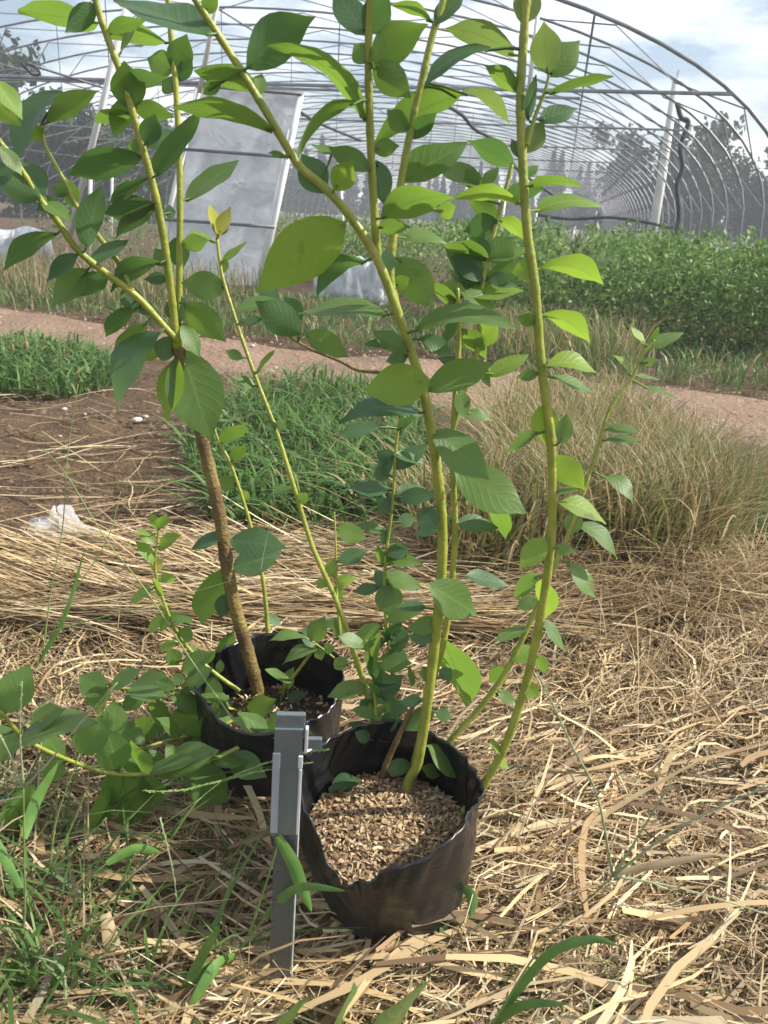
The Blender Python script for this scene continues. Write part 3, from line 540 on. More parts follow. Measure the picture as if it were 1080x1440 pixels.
def extra(pl, key, n, L0, L1, kinds, lo=0., hi=1.):
    out = []
    for _ in range(n):
        q = SAMP[key][int((lo+(hi-lo)*xr.random())*(len(SAMP[key])-1))]; a = xr.uniform(0, 6.28); l = xr.uniform(L0, L1)
        out.append('%f %f %f %f %f %s' % (q[0]+xr.uniform(-4, 4), q[1]+xr.uniform(-4, 4), q[0]+l*math.cos(a), q[1]+l*.8*math.sin(a), l*xr.uniform(.3, .5), xr.choice(kinds)))
    LEAVES[pl] += '|'+'|'.join(out)
for key, n in (('C1', 6), ('C2', 5), ('C3', 6)): extra('C', key, n, 40, 66, 'mdd')
extra('C', 'C4', 8, 26, 42, 'my', 0, .55); extra('B', 'B8', 16, 34, 56, 'ddm'); extra('B', 'B11', 8, 28, 44, 'dm'); extra('B', 'B4', 9, 44, 70, 'mmd'); extra('B', 'B2', 6, 44, 66, 'md', .5, 1)
extra('A', 'A1', 4, 50, 80, 'md', .5, 1); extra('A', 'A3', 4, 50, 70, 'md', .3, .8); extra('A', 'A6', 5, 28, 44, 'md'); extra('C', 'C1', 7, 46, 68, 'mmm', .02, .42); extra('C', 'C2', 3, 44, 62, 'md', 0, .5); extra('C', 'C3', 3, 40, 58, 'md', 0, .5); extra('B', 'B11', 10, 26, 44, 'ddm', 0, .7); extra('B', 'B8', 6, 30, 46, 'dm', 0, .4)
LEAVES['C'] = LEAVES['C'].replace(' d', ' m')  # lighter leaf colour stands in for sunlight on the sprawling plant
for pl, txt in LEAVES.items():
    keys = [k for k in STEMS if STEMS[k][0] == pl]
    for row in txt.split('|'):
        q = row.split(); bx, by, tx, ty, wp = map(float, q[:5]); kd = q[5]; ar = float(q[6]) if len(q) > 6 else 0
        bd = None
        for k in keys:
            D = np.hypot(SAMP[k][:, 0]-bx, SAMP[k][:, 1]-by); i = int(np.argmin(D))
            if bd is None or D[i] < bd[0]: bd = (D[i], k, i)
        dist, k, i = bd; sp_ = SAMP[k][i]; Yb = sp_[2]+random.uniform(-.012, .012)*(1 if dist > 6 else .3)
        pet = PY(sp_[0], sp_[1], sp_[2])
        me = leaf_geo(bx, by, bx+(tx-bx)*1.05, by+(ty-by)*1.05, wp*(.96 if pl == 'C' else .92), Yb, ar, pet)
        child('leaf', me, M[kd], stem_obj[k])
# ------------------------------------------------------------------ leaves shed on the bark chips
def ground_leaf(px0, px1, wpx, z, kind, label, name='fallen_leaf', parent=None):
    B = G(*px0, z); T = G(*px1, z+.004); d = proj(B)[1]; a = nrm(T-B); Sd = nrm(np.cross(a, [0, 0, 1])); Nn = np.cross(Sd, a)
    Nn = Nn if Nn[2] > 0 else -Nn
    me = leaf_mesh(B, T, wpx*d/FPX*1.3, np.array([0, 0, .004]), fold=.3, droop=.1, face=(Nn, Sd))
    o = link(name, me, M[kind]); o['label'] = label; o['category'] = 'leaf'; return o
ground_leaf((506, 1062), (450, 1074), 22, .093, 'm', 'curled green leaf shed on the bark chips at the back of the bag')
ground_leaf((508, 1066), (474, 1052), 12, .097, 'm', 'narrow green leaf lying on the curled leaf in the bag')
ground_leaf((506, 1098), (463, 1112), 24, .092, 'd', 'dark green leaf shed flat on the bark chips in the bag')
# ------------------------------------------------------------------ vernier caliper standing against the bag
steel = noise_mat('brushed_steel', (.13, .145, .16), (.19, .21, .23), 8, .38, .15, 400, metal=.75)
steel2 = noise_mat('bright_steel', (.62, .64, .66), (.75, .77, .78), 30, .25, 0, metal=.25)  # pale steel of the small parts; its colour also paints the edge highlights
grey = noise_mat('caliper_slider', (.16, .20, .21), (.22, .26, .27), 15, .35, .05, 200, metal=.55)
pale = noise_mat('scale_plate', (.32, .36, .39), (.42, .46, .50), 30, .4, 0, metal=.3)
cb = G(392, 1410); top = PY(409, 1004, cb[1]+.012); ca = nrm(top-cb); CL = np.linalg.norm(top-cb)
cs = nrm(np.array([1, .10, 0])-ca*(np.array([1, .10, 0])@ca)); cn = np.cross(cs, ca)      # cn towards the camera
if cn[1] > 0: cn = -cn
cal = empty('vernier_caliper', tuple(cb), 'steel vernier caliper standing upright in the straw against the bag', 'caliper')
def bar(name, s0, s1, t0, t1, n0, n1, mat):
    mb = MB(); c = cb+ca*((t0+t1)/2)+cs*((s0+s1)/2)+cn*((n0+n1)/2)
    mb.box(c, cs*(s1-s0)/2, cn*(n1-n0)/2, ca*(t1-t0)/2)
    me = mb.mesh(name); o = child(name, me, mat, cal)
    bv = o.modifiers.new('bevel', 'BEVEL'); bv.width = .0006; bv.segments = 2
    return o
kpx = CL/378.0
bar('beam', -.0080, .0078, -.012, CL*.985, -.0018, .0018, steel)
bar('edge_highlight', .0081, .0093, -.012, .242*CL/.37*.97, -.0016, .0016, steel2)  # added pale strip, paints the highlight along the beam's right edge
bar('slider', -.0102, .0088, 238*kpx, 365*kpx, .0022, .0042, grey)
bar('scale_plate', -.0108, -.0058, 242*kpx, 338*kpx, .0045, .0050, pale)
bar('slider_highlight', .0070, .0092, 240*kpx, 320*kpx, .0045, .0056, steel2)  # lighter strip painting the highlight on the slider's right edge
bar('fixed_jaw', -.0095, .0098, 356*kpx, 379*kpx, -.0022, .0020, grey)
bar('jaw', .0100, .0122, 338*kpx, 366*kpx, .0000, .0050, steel2)
bar('jaw_tip', .0124, .0215, 342*kpx, 354*kpx, .0006, .0042, grey)
o = bar('thumb_roller', .0062, .0094, 322*kpx, 336*kpx, .0045, .0065, steel2)
for i in range(26):
    bar('graduation', -.0076, -.0040 if i % 5 == 0 else -.0055, (40+i*7.4)*kpx, (40+i*7.4)*kpx+.0005, .0018, .0020, noise_mat('ink', (.03, .03, .03), (.05, .05, .05)) if i == 0 else bpy.data.materials['ink'])
# ------------------------------------------------------------------ single grasses
M['gs'] = noise_mat('grass_stalk', (.12, .20, .05), (.22, .30, .09), 40, .5)
M['gb'] = noise_mat('grass_blade', (.07, .16, .03), (.13, .25, .05), 60, .5)
M['gp'] = noise_mat('pale_stalk', (.20, .26, .12), (.34, .36, .20), 60, .6)
M['dr'] = noise_mat('dry_stalk', (.33, .24, .12), (.50, .39, .22), 60, .6)
def stalk_part(name, px, Y0, Y1, r, mat, root, spikelets=False):
    px = spline([np.array(p, float) for p in px], 6); n = len(px)
    pts = [PY(p[0], p[1], Y0+(Y1-Y0)*i/(n-1)) for i, p in enumerate(px)]
    mb = MB(); mb.tube(pts, [r*(1-.55*i/(n-1)) for i in range(n)], 5)
    if spikelets:
        for i in range(len(pts)-1):
            for u in (0, .33, .66):
                p = pts[i]+(pts[i+1]-pts[i])*u; d = nrm(pts[i+1]-pts[i]); s = nrm(np.cross(d, RNG.normal(0, 1, 3)))
                q = p+s*r*1.0
                mb.add([q-d*.0013, q+s*.0006, q+d*.0015, q-s*.0002], [(0, 1, 2, 3)])
    return child(name, mb.mesh(name, True), M[mat], root)
def blade_part(px, Y0, Y1, wpx, root, mat='gb', name='blade'):
    px = spline([np.array(p, float) for p in px], 6); n = len(px)
    pts = [PY(p[0], p[1], Y0+(Y1-Y0)*i/(n-1)) for i, p in enumerate(px)]
    mb = MB(); v = []; 
    for i, p in enumerate(pts):
        t = i/(n-1); tan = nrm(pts[min(i+1, n-1)]-pts[max(0, i-1)]); s = nrm(np.cross(tan, nrm(p-CP)+np.array([0, 0, .5]))); nn_ = np.cross(s, tan)
        wv = wpx*.5*proj(p)[1]/FPX*(math.sin(math.pi*min(1, .12+.88*t))**.6 if t < 1 else .03)
        v += [p-s*wv+nn_*wv*.3, p, p+s*wv+nn_*wv*.3]
    mb.add(v, [(i*3+j, i*3+j+1, i*3+j+4, i*3+j+3) for i in range(n-1) for j in range(2)])
    return child(name, mb.mesh(name, True), M[mat], root)
def gthing(name, base, label, cat='grass', group=None):
    b = PY(*base); return empty(name, (b[0], b[1], 0), label, cat, group)
g1 = gthing('crabgrass', (690, 1440, .36), 'thin forked grass stalk with spreading seed spikes rising over the straw beside the notched bag')
stalk_part('stem', [(640, 1530), (700, 1428), (770, 1320), (862, 1232)], .38, .36, .0010, 'gs', g1)
for p, rr_ in (([(862, 1232), (840, 1120), (805, 1050), (775, 985), (755, 945)], .0008), ([(862, 1232), (895, 1180), (945, 1098)], .0008), ([(862, 1232), (930, 1180), (1000, 1140), (1095, 1100)], .0009), ([(862, 1232), (960, 1250), (1100, 1292)], .0008)):
    stalk_part('seed_spike', p, .36, .35, rr_, 'gp', g1, True)
blade_part([(705, 1425), (770, 1345), (830, 1322), (870, 1330)], .38, .37, 14, g1)
blade_part([(690, 1445), (735, 1415), (800, 1412)], .38, .36, 14, g1)
g2 = gthing('crabgrass', (33, 1320, .40), 'upright forked grass stalk with long pale seed spikes beside the sprawling plant')
stalk_part('stem', [(20, 1440), (34, 1300), (34, 1200), (33, 1105)], .42, .42, .0010, 'gs', g2)
for p in ([(33, 1105), (28, 1030), (31, 958)], [(33, 1105), (12, 1085), (-15, 1065)], [(33, 1108), (70, 1070), (110, 1020), (165, 960)], [(33, 1120), (-15, 1130)], [(33, 1106), (0, 1035), (-20, 1025)]):
    stalk_part('seed_spike', p, .42, .42, .0008, 'gp', g2, True)
blade_part([(34, 1180), (50, 1130), (82, 1072)], .42, .45, 16, g2); blade_part([(30, 1250), (-10, 1180), (-30, 1150)], .42, .45, 14, g2)
g3 = gthing('crabgrass', (70, 1260, .42), 'leaning grass stalk with a feathery green seed head over brown straw')
stalk_part('stem', [(-20, 1330), (40, 1260), (70, 1225)], .42, .43, .0009, 'gs', g3)
for p in ([(70, 1225), (95, 1175), (120, 1115)], [(70, 1225), (80, 1150), (112, 1060)], [(70, 1225), (110, 1190), (150, 1150)]): stalk_part('seed_spike', p, .43, .44, .0008, 'gs', g3, True)
g4 = gthing('crabgrass', (90, 1265, .42), 'long arching grass stem with a broad bent leaf blade below the sprawling plant')
stalk_part('stem', [(95, 1262), (140, 1222), (200, 1180), (283, 1122)], .44, .47, .0009, 'gs', g4)
blade_part([(150, 1215), (190, 1195), (228, 1200)], .44, .46, 15, g4); blade_part([(60, 1300), (20, 1360), (10, 1400)], .42, .40, 10, g4)
g5 = gthing('crabgrass', (310, 1098, .52), 'thin grass stem laying two fine seed spikes across the caliper')
stalk_part('stem', [(240, 1180), (275, 1130), (312, 1098)], .47, .49, .0009, 'gs', g5)
for p in ([(312, 1098), (370, 1075), (420, 1060), (463, 1054)], [(312, 1098), (360, 1086), (440, 1072)], [(312, 1098), (250, 1112), (200, 1112)]): stalk_part('seed_spike', p, .47, .45, .0008, 'gs', g5, True)
g6 = gthing('grass_shoot', (300, 1380, .42), 'green grass shoot with two broad blades crossing the caliper beam')
stalk_part('stem', [(300, 1390), (345, 1325), (375, 1288)], .425, .42, .0013, 'gs', g6)
stalk_part('stem', [(350, 1315), (372, 1250), (393, 1180)], .42, .415, .0011, 'gs', g6)
blade_part([(390, 1176), (412, 1215), (425, 1250), (438, 1282)], .415, .405, 19, g6); blade_part([(372, 1292), (400, 1262), (430, 1248), (486, 1253)], .42, .40, 15, g6)
blade_part([(305, 1385), (290, 1360), (262, 1430)], .42, .39, 14, g6); blade_part([(330, 1345), (300, 1365), (255, 1440)], .42, .38, 18, g6)
g7 = gthing('grass_shoot', (640, 1312, .50), 'small green grass shoot pressed against the side of the notched bag')
stalk_part('stem', [(641, 1316), (646, 1285), (652, 1250)], .475, .475, .0011, 'gs', g7)
blade_part([(651, 1248), (664, 1265), (661, 1292)], .475, .46, 16, g7); blade_part([(640, 1278), (628, 1296), (618, 1320)], .475, .455, 12, g7)
g8 = gthing('dark_grass_stem', (325, 1010, .6), 'long thin dark grass stem slanting across the straw to the sprawling plant')
stalk_part('stem', [(330, 1015), (270, 930), (205, 830), (150, 760), (95, 670), (60, 630)], .55, .62, .0008, 'gs', g8)
stalk_part('stem', [(165, 890), (172, 830), (190, 775)], .62, .64, .0006, 'dr', g8)
g9 = gthing('thin_grass_stem', (60, 915, .7), 'thin pale grass stem crossing in front of the brown woody stem')
stalk_part('stem', [(-20, 920), (100, 880), (230, 845), (330, 815), (395, 790)], .60, .62, .0007, 'gs', g9)
stalk_part('stem', [(366, 805), (372, 770), (380, 735)], .62, .62, .0006, 'gp', g9)
g10 = gthing('thin_grass_stem', (40, 905, .7), 'thin yellow grass stem rising through the combed straw by the plastic bag')
stalk_part('stem', [(60, 920), (72, 830), (88, 740), (95, 640), (110, 540)], .66, .72, .0008, 'gs', g10)
stalk_part('stem', [(55, 930), (100, 840), (150, 760), (170, 690)], .62, .66, .0007, 'gs', g10)
blade_part([(50, 940), (90, 870), (120, 770)], .64, .66, 6, g10)
g11 = gthing('crabgrass', (215, 1340, .40), 'grass clump with flat green blades in the shaded straw below the caliper')
for p, wv in (([(240, 1440), (265, 1385), (290, 1335), (310, 1300)], 16), ([(120, 1400), (150, 1410), (170, 1412)], 14), ([(40, 1440), (45, 1390), (50, 1355)], 16), ([(60, 1430), (90, 1350), (150, 1290)], 10), ([(130, 1400), (132, 1360), (136, 1340)], 10)):
    blade_part(p, .40, .39, wv, g11)
stalk_part('seed_spike', [(85, 1440), (92, 1400), (85, 1360), (50, 1345)], .38, .40, .0012, 'gp', g11, True)
stalk_part('seed_spike', [(225, 1150), (240, 1210), (250, 1270)], .44, .43, .0007, 'gp', g11, True)
# broad-leaved weed at the front
wd = gthing('broadleaf_weed', (480, 1480, .34), 'broad pale green weed leaves rising from the straw before the caliper', 'plant')
for (b, t, wp) in (((385, 1500), (412, 1398), 50), ((470, 1510), (478, 1388), 50), ((535, 1505), (580, 1366), 56)):
    me = leaf_geo(b[0], b[1], t[0], t[1], wp, .375, 0, None, dy=-.02); child('leaf', me, M['p'], wd)
# single dry reeds
def reed(px, Y0, Y1, wpx, label):
    g = gthing('dry_reed', (px[0][0], px[0][1], Y0), label, 'reed'); blade_part(px, Y0, Y1, wpx, g, 'dr', 'blade')
reed([(148, 1285), (160, 1340), (178, 1400), (192, 1450)], .445, .40, 24, 'broad brown dry reed stub standing in the grass before the sprawling plant')
reed([(440, 1352), (520, 1330), (610, 1318), (735, 1290)], .46, .47, 13, 'long brown flat reed lying along the front foot of the notched bag')
reed([(300, 1345), (345, 1375), (420, 1420)], .43, .40, 7, 'thin pale reed slanting below the foot of the caliper')
reed([(930, 680), (985, 715), (1040, 750)], 1.35, 1.4, 7, 'long pale straw stalk lying on the dry grass mound')
reed([(720, 1245), (790, 1195), (860, 1140), (1000, 1060)], .52, .62, 9, 'long pale reed slanting over the straw beside the notched bag')
reed([(860, 1230), (935, 1215), (1010, 1202)], .47, .47, 12, 'short broad pale reed lying over the straw under the forked grass')
# ------------------------------------------------------------------ crumpled plastic bag on the straw
film, t_, b_, lk = new_mat('clear_film'); b_.inputs['Base Color'].default_value = (.62, .61, .60, 1); b_.inputs['Roughness'].default_value = .3
trn = t_.nodes.new('ShaderNodeBsdfTransparent'); ms = t_.nodes.new('ShaderNodeMixShader'); ms.inputs[0].default_value = .45
lk(b_.outputs[0], ms.inputs[1]); lk(trn.outputs[0], ms.inputs[2]); lk(ms.outputs[0], t_.nodes['Material Output'].inputs[0])
c = G(84, 765); mb = MB(); nu, nv = 22, 12; vv = []
for i in range(nv+1):
    for j in range(nu):
        a = 2*math.pi*j/nu; e = i/nv*math.pi/2
        k = 1+.14*math.sin(3*a+4*e)+.09*math.sin(7*a-5*e+1)+.04*math.sin(11*a+9*e)
        vv.append((c[0]+.054*k*math.cos(a)*math.cos(e*.97), c[1]+.045*k*math.sin(a)*math.cos(e*.97), .010+.044*k*math.sin(e)*(1-.25*math.cos(2*a+.5))))
mb.add(vv, [(i*nu+j, i*nu+(j+1) % nu, (i+1)*nu+(j+1) % nu, (i+1)*nu+j) for i in range(nv) for j in range(nu)])
o = link('plastic_bag', mb.mesh('plastic_bag'), film); o['label'] = 'crumpled clear plastic bag discarded on the straw'; o['category'] = 'plastic bag'
# ------------------------------------------------------------------ greenhouse frame
YAW = .192; GA = np.array([math.sin(YAW), math.cos(YAW), 0]); GB = np.array([math.cos(YAW), -math.sin(YAW), 0])
GS, GC, GW, GE, GH, GT = 5.54, -3.21, 4.58, .60, 2.20, 1.36
galv = noise_mat('galvanised_pipe', (.20, .21, .23), (.34, .35, .37), 12, .45, 0, metal=.4)
dgalv = noise_mat('weathered_pipe', (.11, .12, .135), (.2, .21, .225), 12, .5, 0, metal=.4)
def arch_pt(s, u, drop=0.0): # u 0..pi from right eave to left eave
    return GA*s+GB*(GC+GW*math.cos(u))+np.array([0, 0, GE+(GH-GE)*math.sin(u)**.9-drop])
gh = empty('greenhouse_frame', tuple(GA*GS+GB*GC), 'bare arched greenhouse frame of thin metal pipes beyond the dirt road', 'greenhouse')
NAR, SP = 38, .65
for k in range(NAR):
    s = GS+k*SP; mb = MB()
    us_ = np.linspace(0, math.pi, 40)
    pts = [GA*s+GB*(GC+GW+.01)+np.array([0, 0, z]) for z in (-.05, .2, GE*.8)]+[arch_pt(s, u) for u in us_]+[GA*s+GB*(GC-GW-.01)+np.array([0, 0, z]) for z in (GE*.8, .2, -.05)]
    mb.tube(pts, (.0095 if k else .0125), 5 if k < 8 else 4)
    child('arch', mb.mesh('arch', True), galv, gh)
    if k < NAR-1:      # zig-zag bracing between neighbouring arches
        mb = MB(); nb = 18
        for i in range(nb):
            u0 = math.pi*(i+.5)/(nb+1); u1 = math.pi*(i+1.5)/(nb+1)
            a_, b2 = (s, s+SP) if i % 2 == 0 else (s+SP, s)
            mb.tube([arch_pt(a_, u0, .02), arch_pt(b2, u1, .02)], .0052 if k < 14 else .0042, 3, False)
        child('bracing', mb.mesh('bracing'), dgalv, gh)
for u in (.25, .5, .72, .9):
    for uu in ((math.pi*.5-(.5-.0)*0) if False else math.pi*u,):
        mb = MB(); mb.tube([arch_pt(GS-.05, uu, .03), arch_pt(GS+(NAR-1)*SP+.05, uu, .03)], .008, 4); child('purlin', mb.mesh('purlin'), dgalv, gh)
for k in range(0, NAR, 3):
    s = GS+k*SP; u = math.asin(min(1, ((GT-GE)/(GH-GE))**(1/.9)))
    mb = MB(); p0, p1 = arch_pt(s, u), arch_pt(s, math.pi-u)
    mid = (p0+p1)/2-np.array([0, 0, .03]); mb.tube(spline([p0, mid, p1], 8), .012 if k == 0 else .009, 5); child('tie_bar', mb.mesh('tie_bar'), galv, gh)
    if k == 0:
        mb = MB(); mb.tube([p0-np.array([0, 0, .05])-GB*.9, p1-np.array([0, 0, .045])+GB*.3], .009, 5); child('tie_bar', mb.mesh('tie_bar'), galv, gh)
    for j in (.3, .5, .7):
        q = p0+(p1-p0)*j; uh = math.acos(max(-1, min(1, ((q-GA*s)@GB-GC)/GW))); mb = MB(); mb.tube([q, arch_pt(s, uh)], .004, 3, False); child('hanger', mb.mesh('hanger'), dgalv, gh)
# slanting posts of the end frame
def post(px0, px1, Y0, Y1, r, mat, parent):
    mb = MB(); mb.tube([PY(*px0, Y0), PY(*px1, Y1)], r, 6); return child('end_post', mb.mesh('end_post', True), mat, parent)
wpipe = noise_mat('white_pipe', (.62, .62, .60), (.75, .75, .73), 9, .5)
post((98, 330), (178, 10), 5.9, 5.5, .022, wpipe, gh); post((280, 130), (312, -30), 5.6, 5.4, .017, wpipe, gh); post((742, 140), (756, 20), 5.4, 5.4, .014, wpipe, gh)
mb = MB(); mb.tube([PY(40, 90, 5.6), PY(150, 125, 5.9), PY(255, 160, 6.4)], .008, 4); child('brace', mb.mesh('brace'), dgalv, gh)
# white post with hanging strap
pw = noise_mat('whitewashed_post', (.55, .55, .52), (.76, .75, .72), 6, .8, .3, 40)
ps = PY(912, 362, 10.5); p = empty('white_post', (ps[0], ps[1], 0), 'leaning whitewashed post standing inside the greenhouse frame', 'post')
mb = MB(); pb = np.array([ps[0], ps[1], -.05]); pt = PY(951, 112, 10.6); mb.tube([pb, pb+(pt-pb)*.5+np.array([.01, 0, 0]), pt], [.062, .056, .044], 10); child('shaft', mb.mesh('shaft', True), pw, p)
mb = MB(); mb.tube([pt-np.array([0, 0, .02]), pt+np.array([.01, 0, .10])], .012, 5); child('peg', mb.mesh('peg'), pw, p)
rub = noise_mat('black_hose', (.02, .022, .03), (.05, .055, .07), 20, .6)
def hose(px, Y0, Y1, r, label, name='hose'):
    px = spline([np.array(q, float) for q in px], 6); n = len(px)
    pts = [PY(q[0], q[1], Y0+(Y1-Y0)*i/(n-1)) for i, q in enumerate(px)]
    mb = MB(); mb.tube(pts, r, 6); o = link(name, mb.mesh(name, True), rub); o['label'] = label; o['category'] = 'hose'
hose([(952, 145), (958, 165), (968, 172), (957, 205), (960, 235), (952, 260), (955, 300), (948, 345), (946, 372)], 8.2, 8.2, .024, 'black twisted hose hanging down beside the white post')
hose([(756, 302), (800, 308), (860, 306), (915, 314), (946, 322)], 8.6, 8.2, .017, 'black hose strung level over the crop rows to the hanging one')
hose([(628, 148), (650, 162), (668, 182), (700, 200), (725, 235), (760, 262), (790, 282)], 6.2, 8.5, .014, 'black hose sagging down from the greenhouse tie bar')
hose([(423, 158), (450, 174), (508, 198)], 6.0, 7.5, .011, 'thin black line running from the film door into the greenhouse', 'cable')
hose([(30, 88), (44, 104), (56, 104), (50, 94), (38, 90)], 5.5, 5.5, .008, 'small loop of black wire on the greenhouse tie bar', 'wire_loop')
for i, (px0, px1, Yp) in enumerate((((703, 335), (712, 262), 9), ((733, 330), (738, 290), 11), ((747, 335), (755, 296), 11), ((803, 345), (808, 320), 13), ((487, 340), (478, 240), 9), ((152, 300), (158, 222), 9), ((118, 300), (128, 222), 7))):
    b0 = PY(*px0, Yp); tp = PY(*px1, Yp); q = empty('crop_stake', (b0[0], b0[1], 0), 'thin white stake standing in the crop under the arches', 'stake', 'white stakes in the crop')
    mb = MB(); mb.tube([(b0[0], b0[1], -.02), tp], .016, 6); child('shaft', mb.mesh('shaft', True), wpipe, q); mb = MB(); mb.tube([tp, tp+np.array([0, 0, .02])], .019, 6); child('cap', mb.mesh('cap'), wpipe, q)
# film-covered door panel leaning against the frame
wfilm, t_, b_, lk = new_mat('white_film'); b_.inputs['Base Color'].default_value = (.80, .82, .84, 1); b_.inputs['Roughness'].default_value = .4
n_ = t_.nodes.new('ShaderNodeTexNoise'); n_.inputs['Scale'].default_value = 5; n_.inputs['Detail'].default_value = 8; n_.inputs['Distortion'].default_value = 1.5
tcx = t_.nodes.new('ShaderNodeTexCoord'); lk(tcx.outputs['Object'], n_.inputs['Vector']); bp = t_.nodes.new('ShaderNodeBump'); bp.inputs['Strength'].default_value = .9; bp.inputs['Distance'].default_value = .05; lk(n_.outputs[0], bp.inputs['Height']); rs = t_.nodes.new('ShaderNodeValToRGB'); rs.color_ramp.elements[0].color = (.60, .62, .62, 1); rs.color_ramp.elements[1].color = (.90, .92, .93, 1); rs.color_ramp.elements[0].position = .35; rs.color_ramp.elements[1].position = .55; lk(n_.outputs[0], rs.inputs[0]); lk(rs.outputs[0], b_.inputs['Base Color']); lk(bp.outputs[0], b_.inputs['Normal'])
tr_ = t_.nodes.new('ShaderNodeBsdfTranslucent'); tr_.inputs[0].default_value = (.72, .76, .80, 1); ms = t_.nodes.new('ShaderNodeMixShader'); ms.inputs[0].default_value = .45
lk(b_.outputs[0], ms.inputs[1]); lk(tr_.outputs[0], ms.inputs[2]); lk(ms.outputs[0], t_.nodes['Material Output'].inputs[0])
BL, BR = PY(218, 392, 5.75), PY(368, 402, 5.55); TL, TR = PY(282, 118, 6.15), PY(425, 130, 5.95)
dr = empty('door_panel', tuple((BL+BR)/2), 'white film-covered door panel leaning over at the greenhouse entrance', 'door')
def dq(u, v, n=0): return BL*(1-u)*(1-v)+BR*u*(1-v)+TL*(1-u)*v+TR*u*v+DN*n
DN = nrm(np.cross(BR-BL, TL-BL)); DN = DN if DN[1] < 0 else -DN
mb = MB(); nu, nv = 18, 30; vv = []
for i in range(nv+1):
    for j in range(nu+1):
        u, v = j/nu, i/nv; vv.append(dq(u, v*1.03, .012*math.sin(u*7+v*4)*math.sin(v*9)+.008*math.sin(u*15-v*13)-.02))
mb.add(vv, [(i*(nu+1)+j, i*(nu+1)+j+1, (i+1)*(nu+1)+j+1, (i+1)*(nu+1)+j) for i in range(nv) for j in range(nu)])
child('film_sheet', mb.mesh('film_sheet', True), wfilm, dr)
for u in (0, 1): mb = MB(); mb.tube([dq(u, -.02, .012), dq(u, .98, .012)], .022, 6); child('side_rail', mb.mesh('side_rail', True), wpipe, dr)
for v in (.98, .66, .30): mb = MB(); mb.tube([dq(-.02, v, .03), dq(1.02, v, .03)], .012, 6); child('cross_bar', mb.mesh('cross_bar', True), dgalv, dr)
mb = MB(); mb.tube([dq(.97, .0, .02), dq(.97, .80, .02)], .014, 6); child('inner_rail', mb.mesh('inner_rail', True), wpipe, dr)
# low plastic skirts
def skirt(pxs, Y0, Y1, h, label):
    P0, P1 = G(*pxs[0]), G(*pxs[1]); 
    b0 = np.array([P0[0]*Y0/P0[1], Y0, -.02]); b1 = np.array([P1[0]*Y1/P1[1], Y1, -.02]); n = 26; vv = []
    for i in range(n+1):
        q = b0+(b1-b0)*i/n
        for j in range(5): vv.append(q+np.array([0, .02*math.sin(i*1.3)+.03*math.sin(i*.5+j), h*j/4*(1+.06*math.sin(i*.9))]))
    mb = MB(); mb.add(vv, [(i*5+j, i*5+5+j, i*5+6+j, i*5+1+j) for i in range(n) for j in range(4)])
    o = link('plastic_skirt', mb.mesh('plastic_skirt', True), wfilm); so = o.modifiers.new('solid', 'SOLIDIFY'); so.thickness = .004; o['label'] = label; o['category'] = 'plastic sheet'
skirt([(440, 418), (545, 424)], 5.5, 5.35, .30, 'low white plastic skirt sheet beside the door panel')
skirt([(-160, 370), (75, 380)], 6.3, 6.05, .33, 'low white plastic skirt sheet behind the tall verge grass')
# ------------------------------------------------------------------ crop rows inside the greenhouse
def leaf_cloud(cen, size, col, name, flat=.5):
    n = len(cen); d = nrm_rows(RNG.normal(0, 1, (n, 3))+[0, 0, .4]); up = nrm_rows(RNG.normal(0, .6, (n, 3))+[0, 0, 1]); s = nrm_rows(np.cross(d, up)); sz = size[:, None]
    V = np.stack([cen-d*sz, cen+s*sz*flat, cen+d*sz, cen-s*sz*flat], 1).reshape(-1, 3); Q = np.arange(n*4).reshape(-1, 4)
    return fast_mesh(name, V, Q, np.repeat(col, 4, 0))
pts = []; 
for row in range(5):
    lat = [1.0, -.3, -1.6, -2.9, -4.2][row]; m_ = [16000, 10000, 7000, 5000, 4000][row]; s0 = [4.15, 5.9, 6.4, 6.4, 6.2][row]
    s = s0+(20-s0)*RNG.random(m_)**1.9; l = lat+RNG.normal(0, .24, m_)+.1*np.sin(s*2); z = RNG.beta(1.6, 1.3, m_)*(.50+.07*np.sin(s*3.3+row)+.05*np.sin(s*9))
    l = np.where(np.abs(l-lat) > .5, lat+RNG.uniform(-.5, .5, m_), l)
    pts.append(GA*s[:, None]+GB*l[:, None]+np.array([0, 0, 1.])*z[:, None])
# the front row runs across, towards the right of the frame
m_ = 22000; u = RNG.uniform(.35, 4.2, m_); t = RNG.normal(0, .26, m_); z = RNG.beta(1.7, 1.2, m_)*(.43+.05*np.sin(u*5)+.05*np.sin(u*2.2+1))
pts.append(np.stack([u, 4.95-.22*u+t, z], -1))
m_ = 9000; u = RNG.uniform(-.6, 3.6, m_); pts.append(np.stack([u, 6.4-.15*u+RNG.normal(0, .35, m_), RNG.beta(1.7, 1.2, m_)*(.5+.05*np.sin(u*4))], -1))
# upright shoots
for i in range(260):
    u = random.uniform(.2, 4.2); b = np.array([u, 4.95-.22*u+random.gauss(0, .3), .42]); h = random.uniform(.08, .2)
    pts.append(b+np.stack([RNG.normal(0, .012, 14), RNG.normal(0, .012, 14), np.linspace(0, h, 14)], -1))
pts = np.concatenate(pts); n = len(pts)
c = np.array([.075, .165, .03])+RNG.random((n, 1))*np.array([.15, .17, .05])
o = link('crop_foliage', leaf_cloud(pts, RNG.uniform(.012, .026, n), c, 'crop_foliage', .42), M['foliage'], kind='stuff'); o['label'] = 'dense green leafy crop rows under the greenhouse arches'; o['category'] = 'crop'
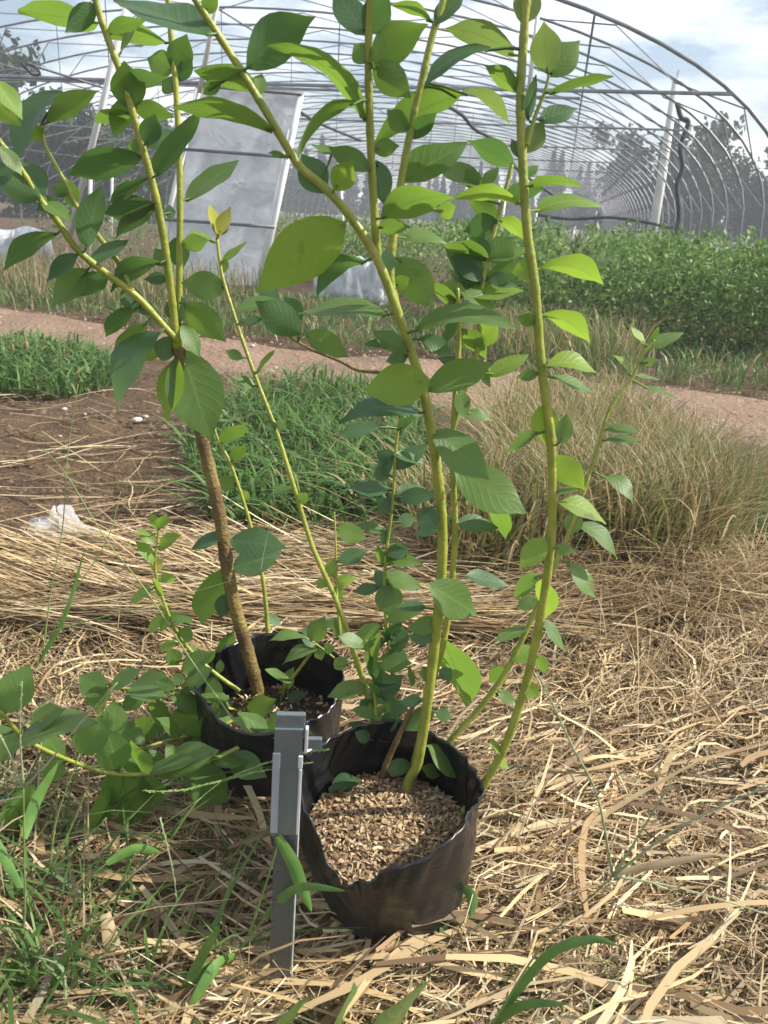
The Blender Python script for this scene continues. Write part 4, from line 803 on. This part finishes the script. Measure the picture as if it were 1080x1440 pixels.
# ------------------------------------------------------------------ trees of the wood behind
def tree_meshes(seed, h, wd, conif):
    rg = np.random.default_rng(seed); n = 2600 if conif else 3400
    if conif:
        z = rg.random(n)**1.25*.88+.12; rad = wd*(1-z)*(.75+.25*np.sin(z*46))+.03; a = rg.uniform(0, 6.28, n); r_ = rad*np.sqrt(rg.random(n))
        cen = np.stack([r_*np.cos(a), r_*np.sin(a), z*h-.12*r_], -1)
    else:
        k = 26; cc = np.stack([rg.normal(0, wd*.42, k), rg.normal(0, wd*.42, k), h*(.52+.26*rg.normal(0, .85, k))], -1); cc[:, 2] = np.clip(cc[:, 2], h*.16, h*.93)
        cen = cc[rg.integers(0, k, n)]+rg.normal(0, wd*.16, (n, 3))
    c = np.array([.020, .045, .016])+rg.random((n, 1))*np.array([.035, .05, .02])
    cr_ = leaf_cloud(cen, rg.uniform(.09, .20, n), c, 'crown', .6); cr_.materials.append(M['foliage'])
    mb = MB(); mb.tube([(0, 0, -.1), (.03, .02, h*.4), (0, .03, h*.85)], [.09, .06, .02], 6)
    for i in range(6):
        a = i*1.05; zz = h*(.35+.08*i); mb.tube([(0, 0, zz), (wd*.4*math.cos(a), wd*.4*math.sin(a), zz+h*.12)], [.03, .01], 4)
    tr_ = mb.mesh('trunk', True); tr_.materials.append(M['wood']); return cr_, tr_
TM = [tree_meshes(i, h, w_, c_) for i, (h, w_, c_) in enumerate(((5.2, 1.2, True), (4.6, 1.0, True), (5.0, 1.9, False), (4.2, 1.7, False), (6.0, 1.3, True)))]
rt_ = random.Random(5)
def tree(x, y, k, sc, label, group):
    t = empty('tree', (x, y, 0), label, 'tree', group); t.rotation_euler.z = rt_.uniform(0, 6); t.scale = (sc*rt_.uniform(.9, 1.15), sc*rt_.uniform(.9, 1.15), sc)
    for nm, me in zip(('crown', 'trunk'), TM[k]): link(nm, me, None, t)
for i in range(120):
    a = math.radians(-36+72*(i+rt_.uniform(-.4, .4))/119); dist = rt_.uniform(44, 60)
    tree(dist*math.sin(a), dist*math.cos(a), rt_.choice([0, 1, 4, 0, 2]), rt_.uniform(.45, .80), 'dark tree in the hazy far wood behind the greenhouse', 'trees of the far wood')
for i in range(18):
    a = math.radians(-38+22*(i+rt_.uniform(-.3, .3))/17); dist = rt_.uniform(21, 26)
    tree(dist*math.sin(a), dist*math.cos(a), rt_.choice([2, 3, 3, 0]), rt_.uniform(.60, .80)*(1.02-.012*i), 'bushy dark tree standing close behind the left of the greenhouse frame', 'bushy trees left of the greenhouse')
for i in range(13):
    a = math.radians(15+22*(i+rt_.uniform(-.3, .3))/12); dist = rt_.uniform(30, 36)
    tree(dist*math.sin(a), dist*math.cos(a), rt_.choice([2, 3, 0, 2]), rt_.uniform(.62, .92), 'bushy dark tree behind the curved feet of the greenhouse arches', 'bushy trees behind the arch feet')
# ------------------------------------------------------------------ air
mb = MB(); mb.box((0, 52, 3.6), (143, 0, 0), (0, 104, 0), (0, 0, 4.6)); hz = bpy.data.materials.new('haze'); hz.use_nodes = True; t_ = hz.node_tree; t_.nodes.clear()
ho = t_.nodes.new('ShaderNodeOutputMaterial'); pv = t_.nodes.new('ShaderNodeVolumePrincipled'); pv.inputs['Color'].default_value = (.90, .94, 1, 1); pv.inputs['Density'].default_value = .0065; pv.inputs['Anisotropy'].default_value = 0.0
t_.links.new(pv.outputs[0], ho.inputs['Volume']); o = link('haze', mb.mesh('haze'), hz, kind='stuff'); o['label'] = 'thin pale haze in the air over the field'; o['category'] = 'haze'
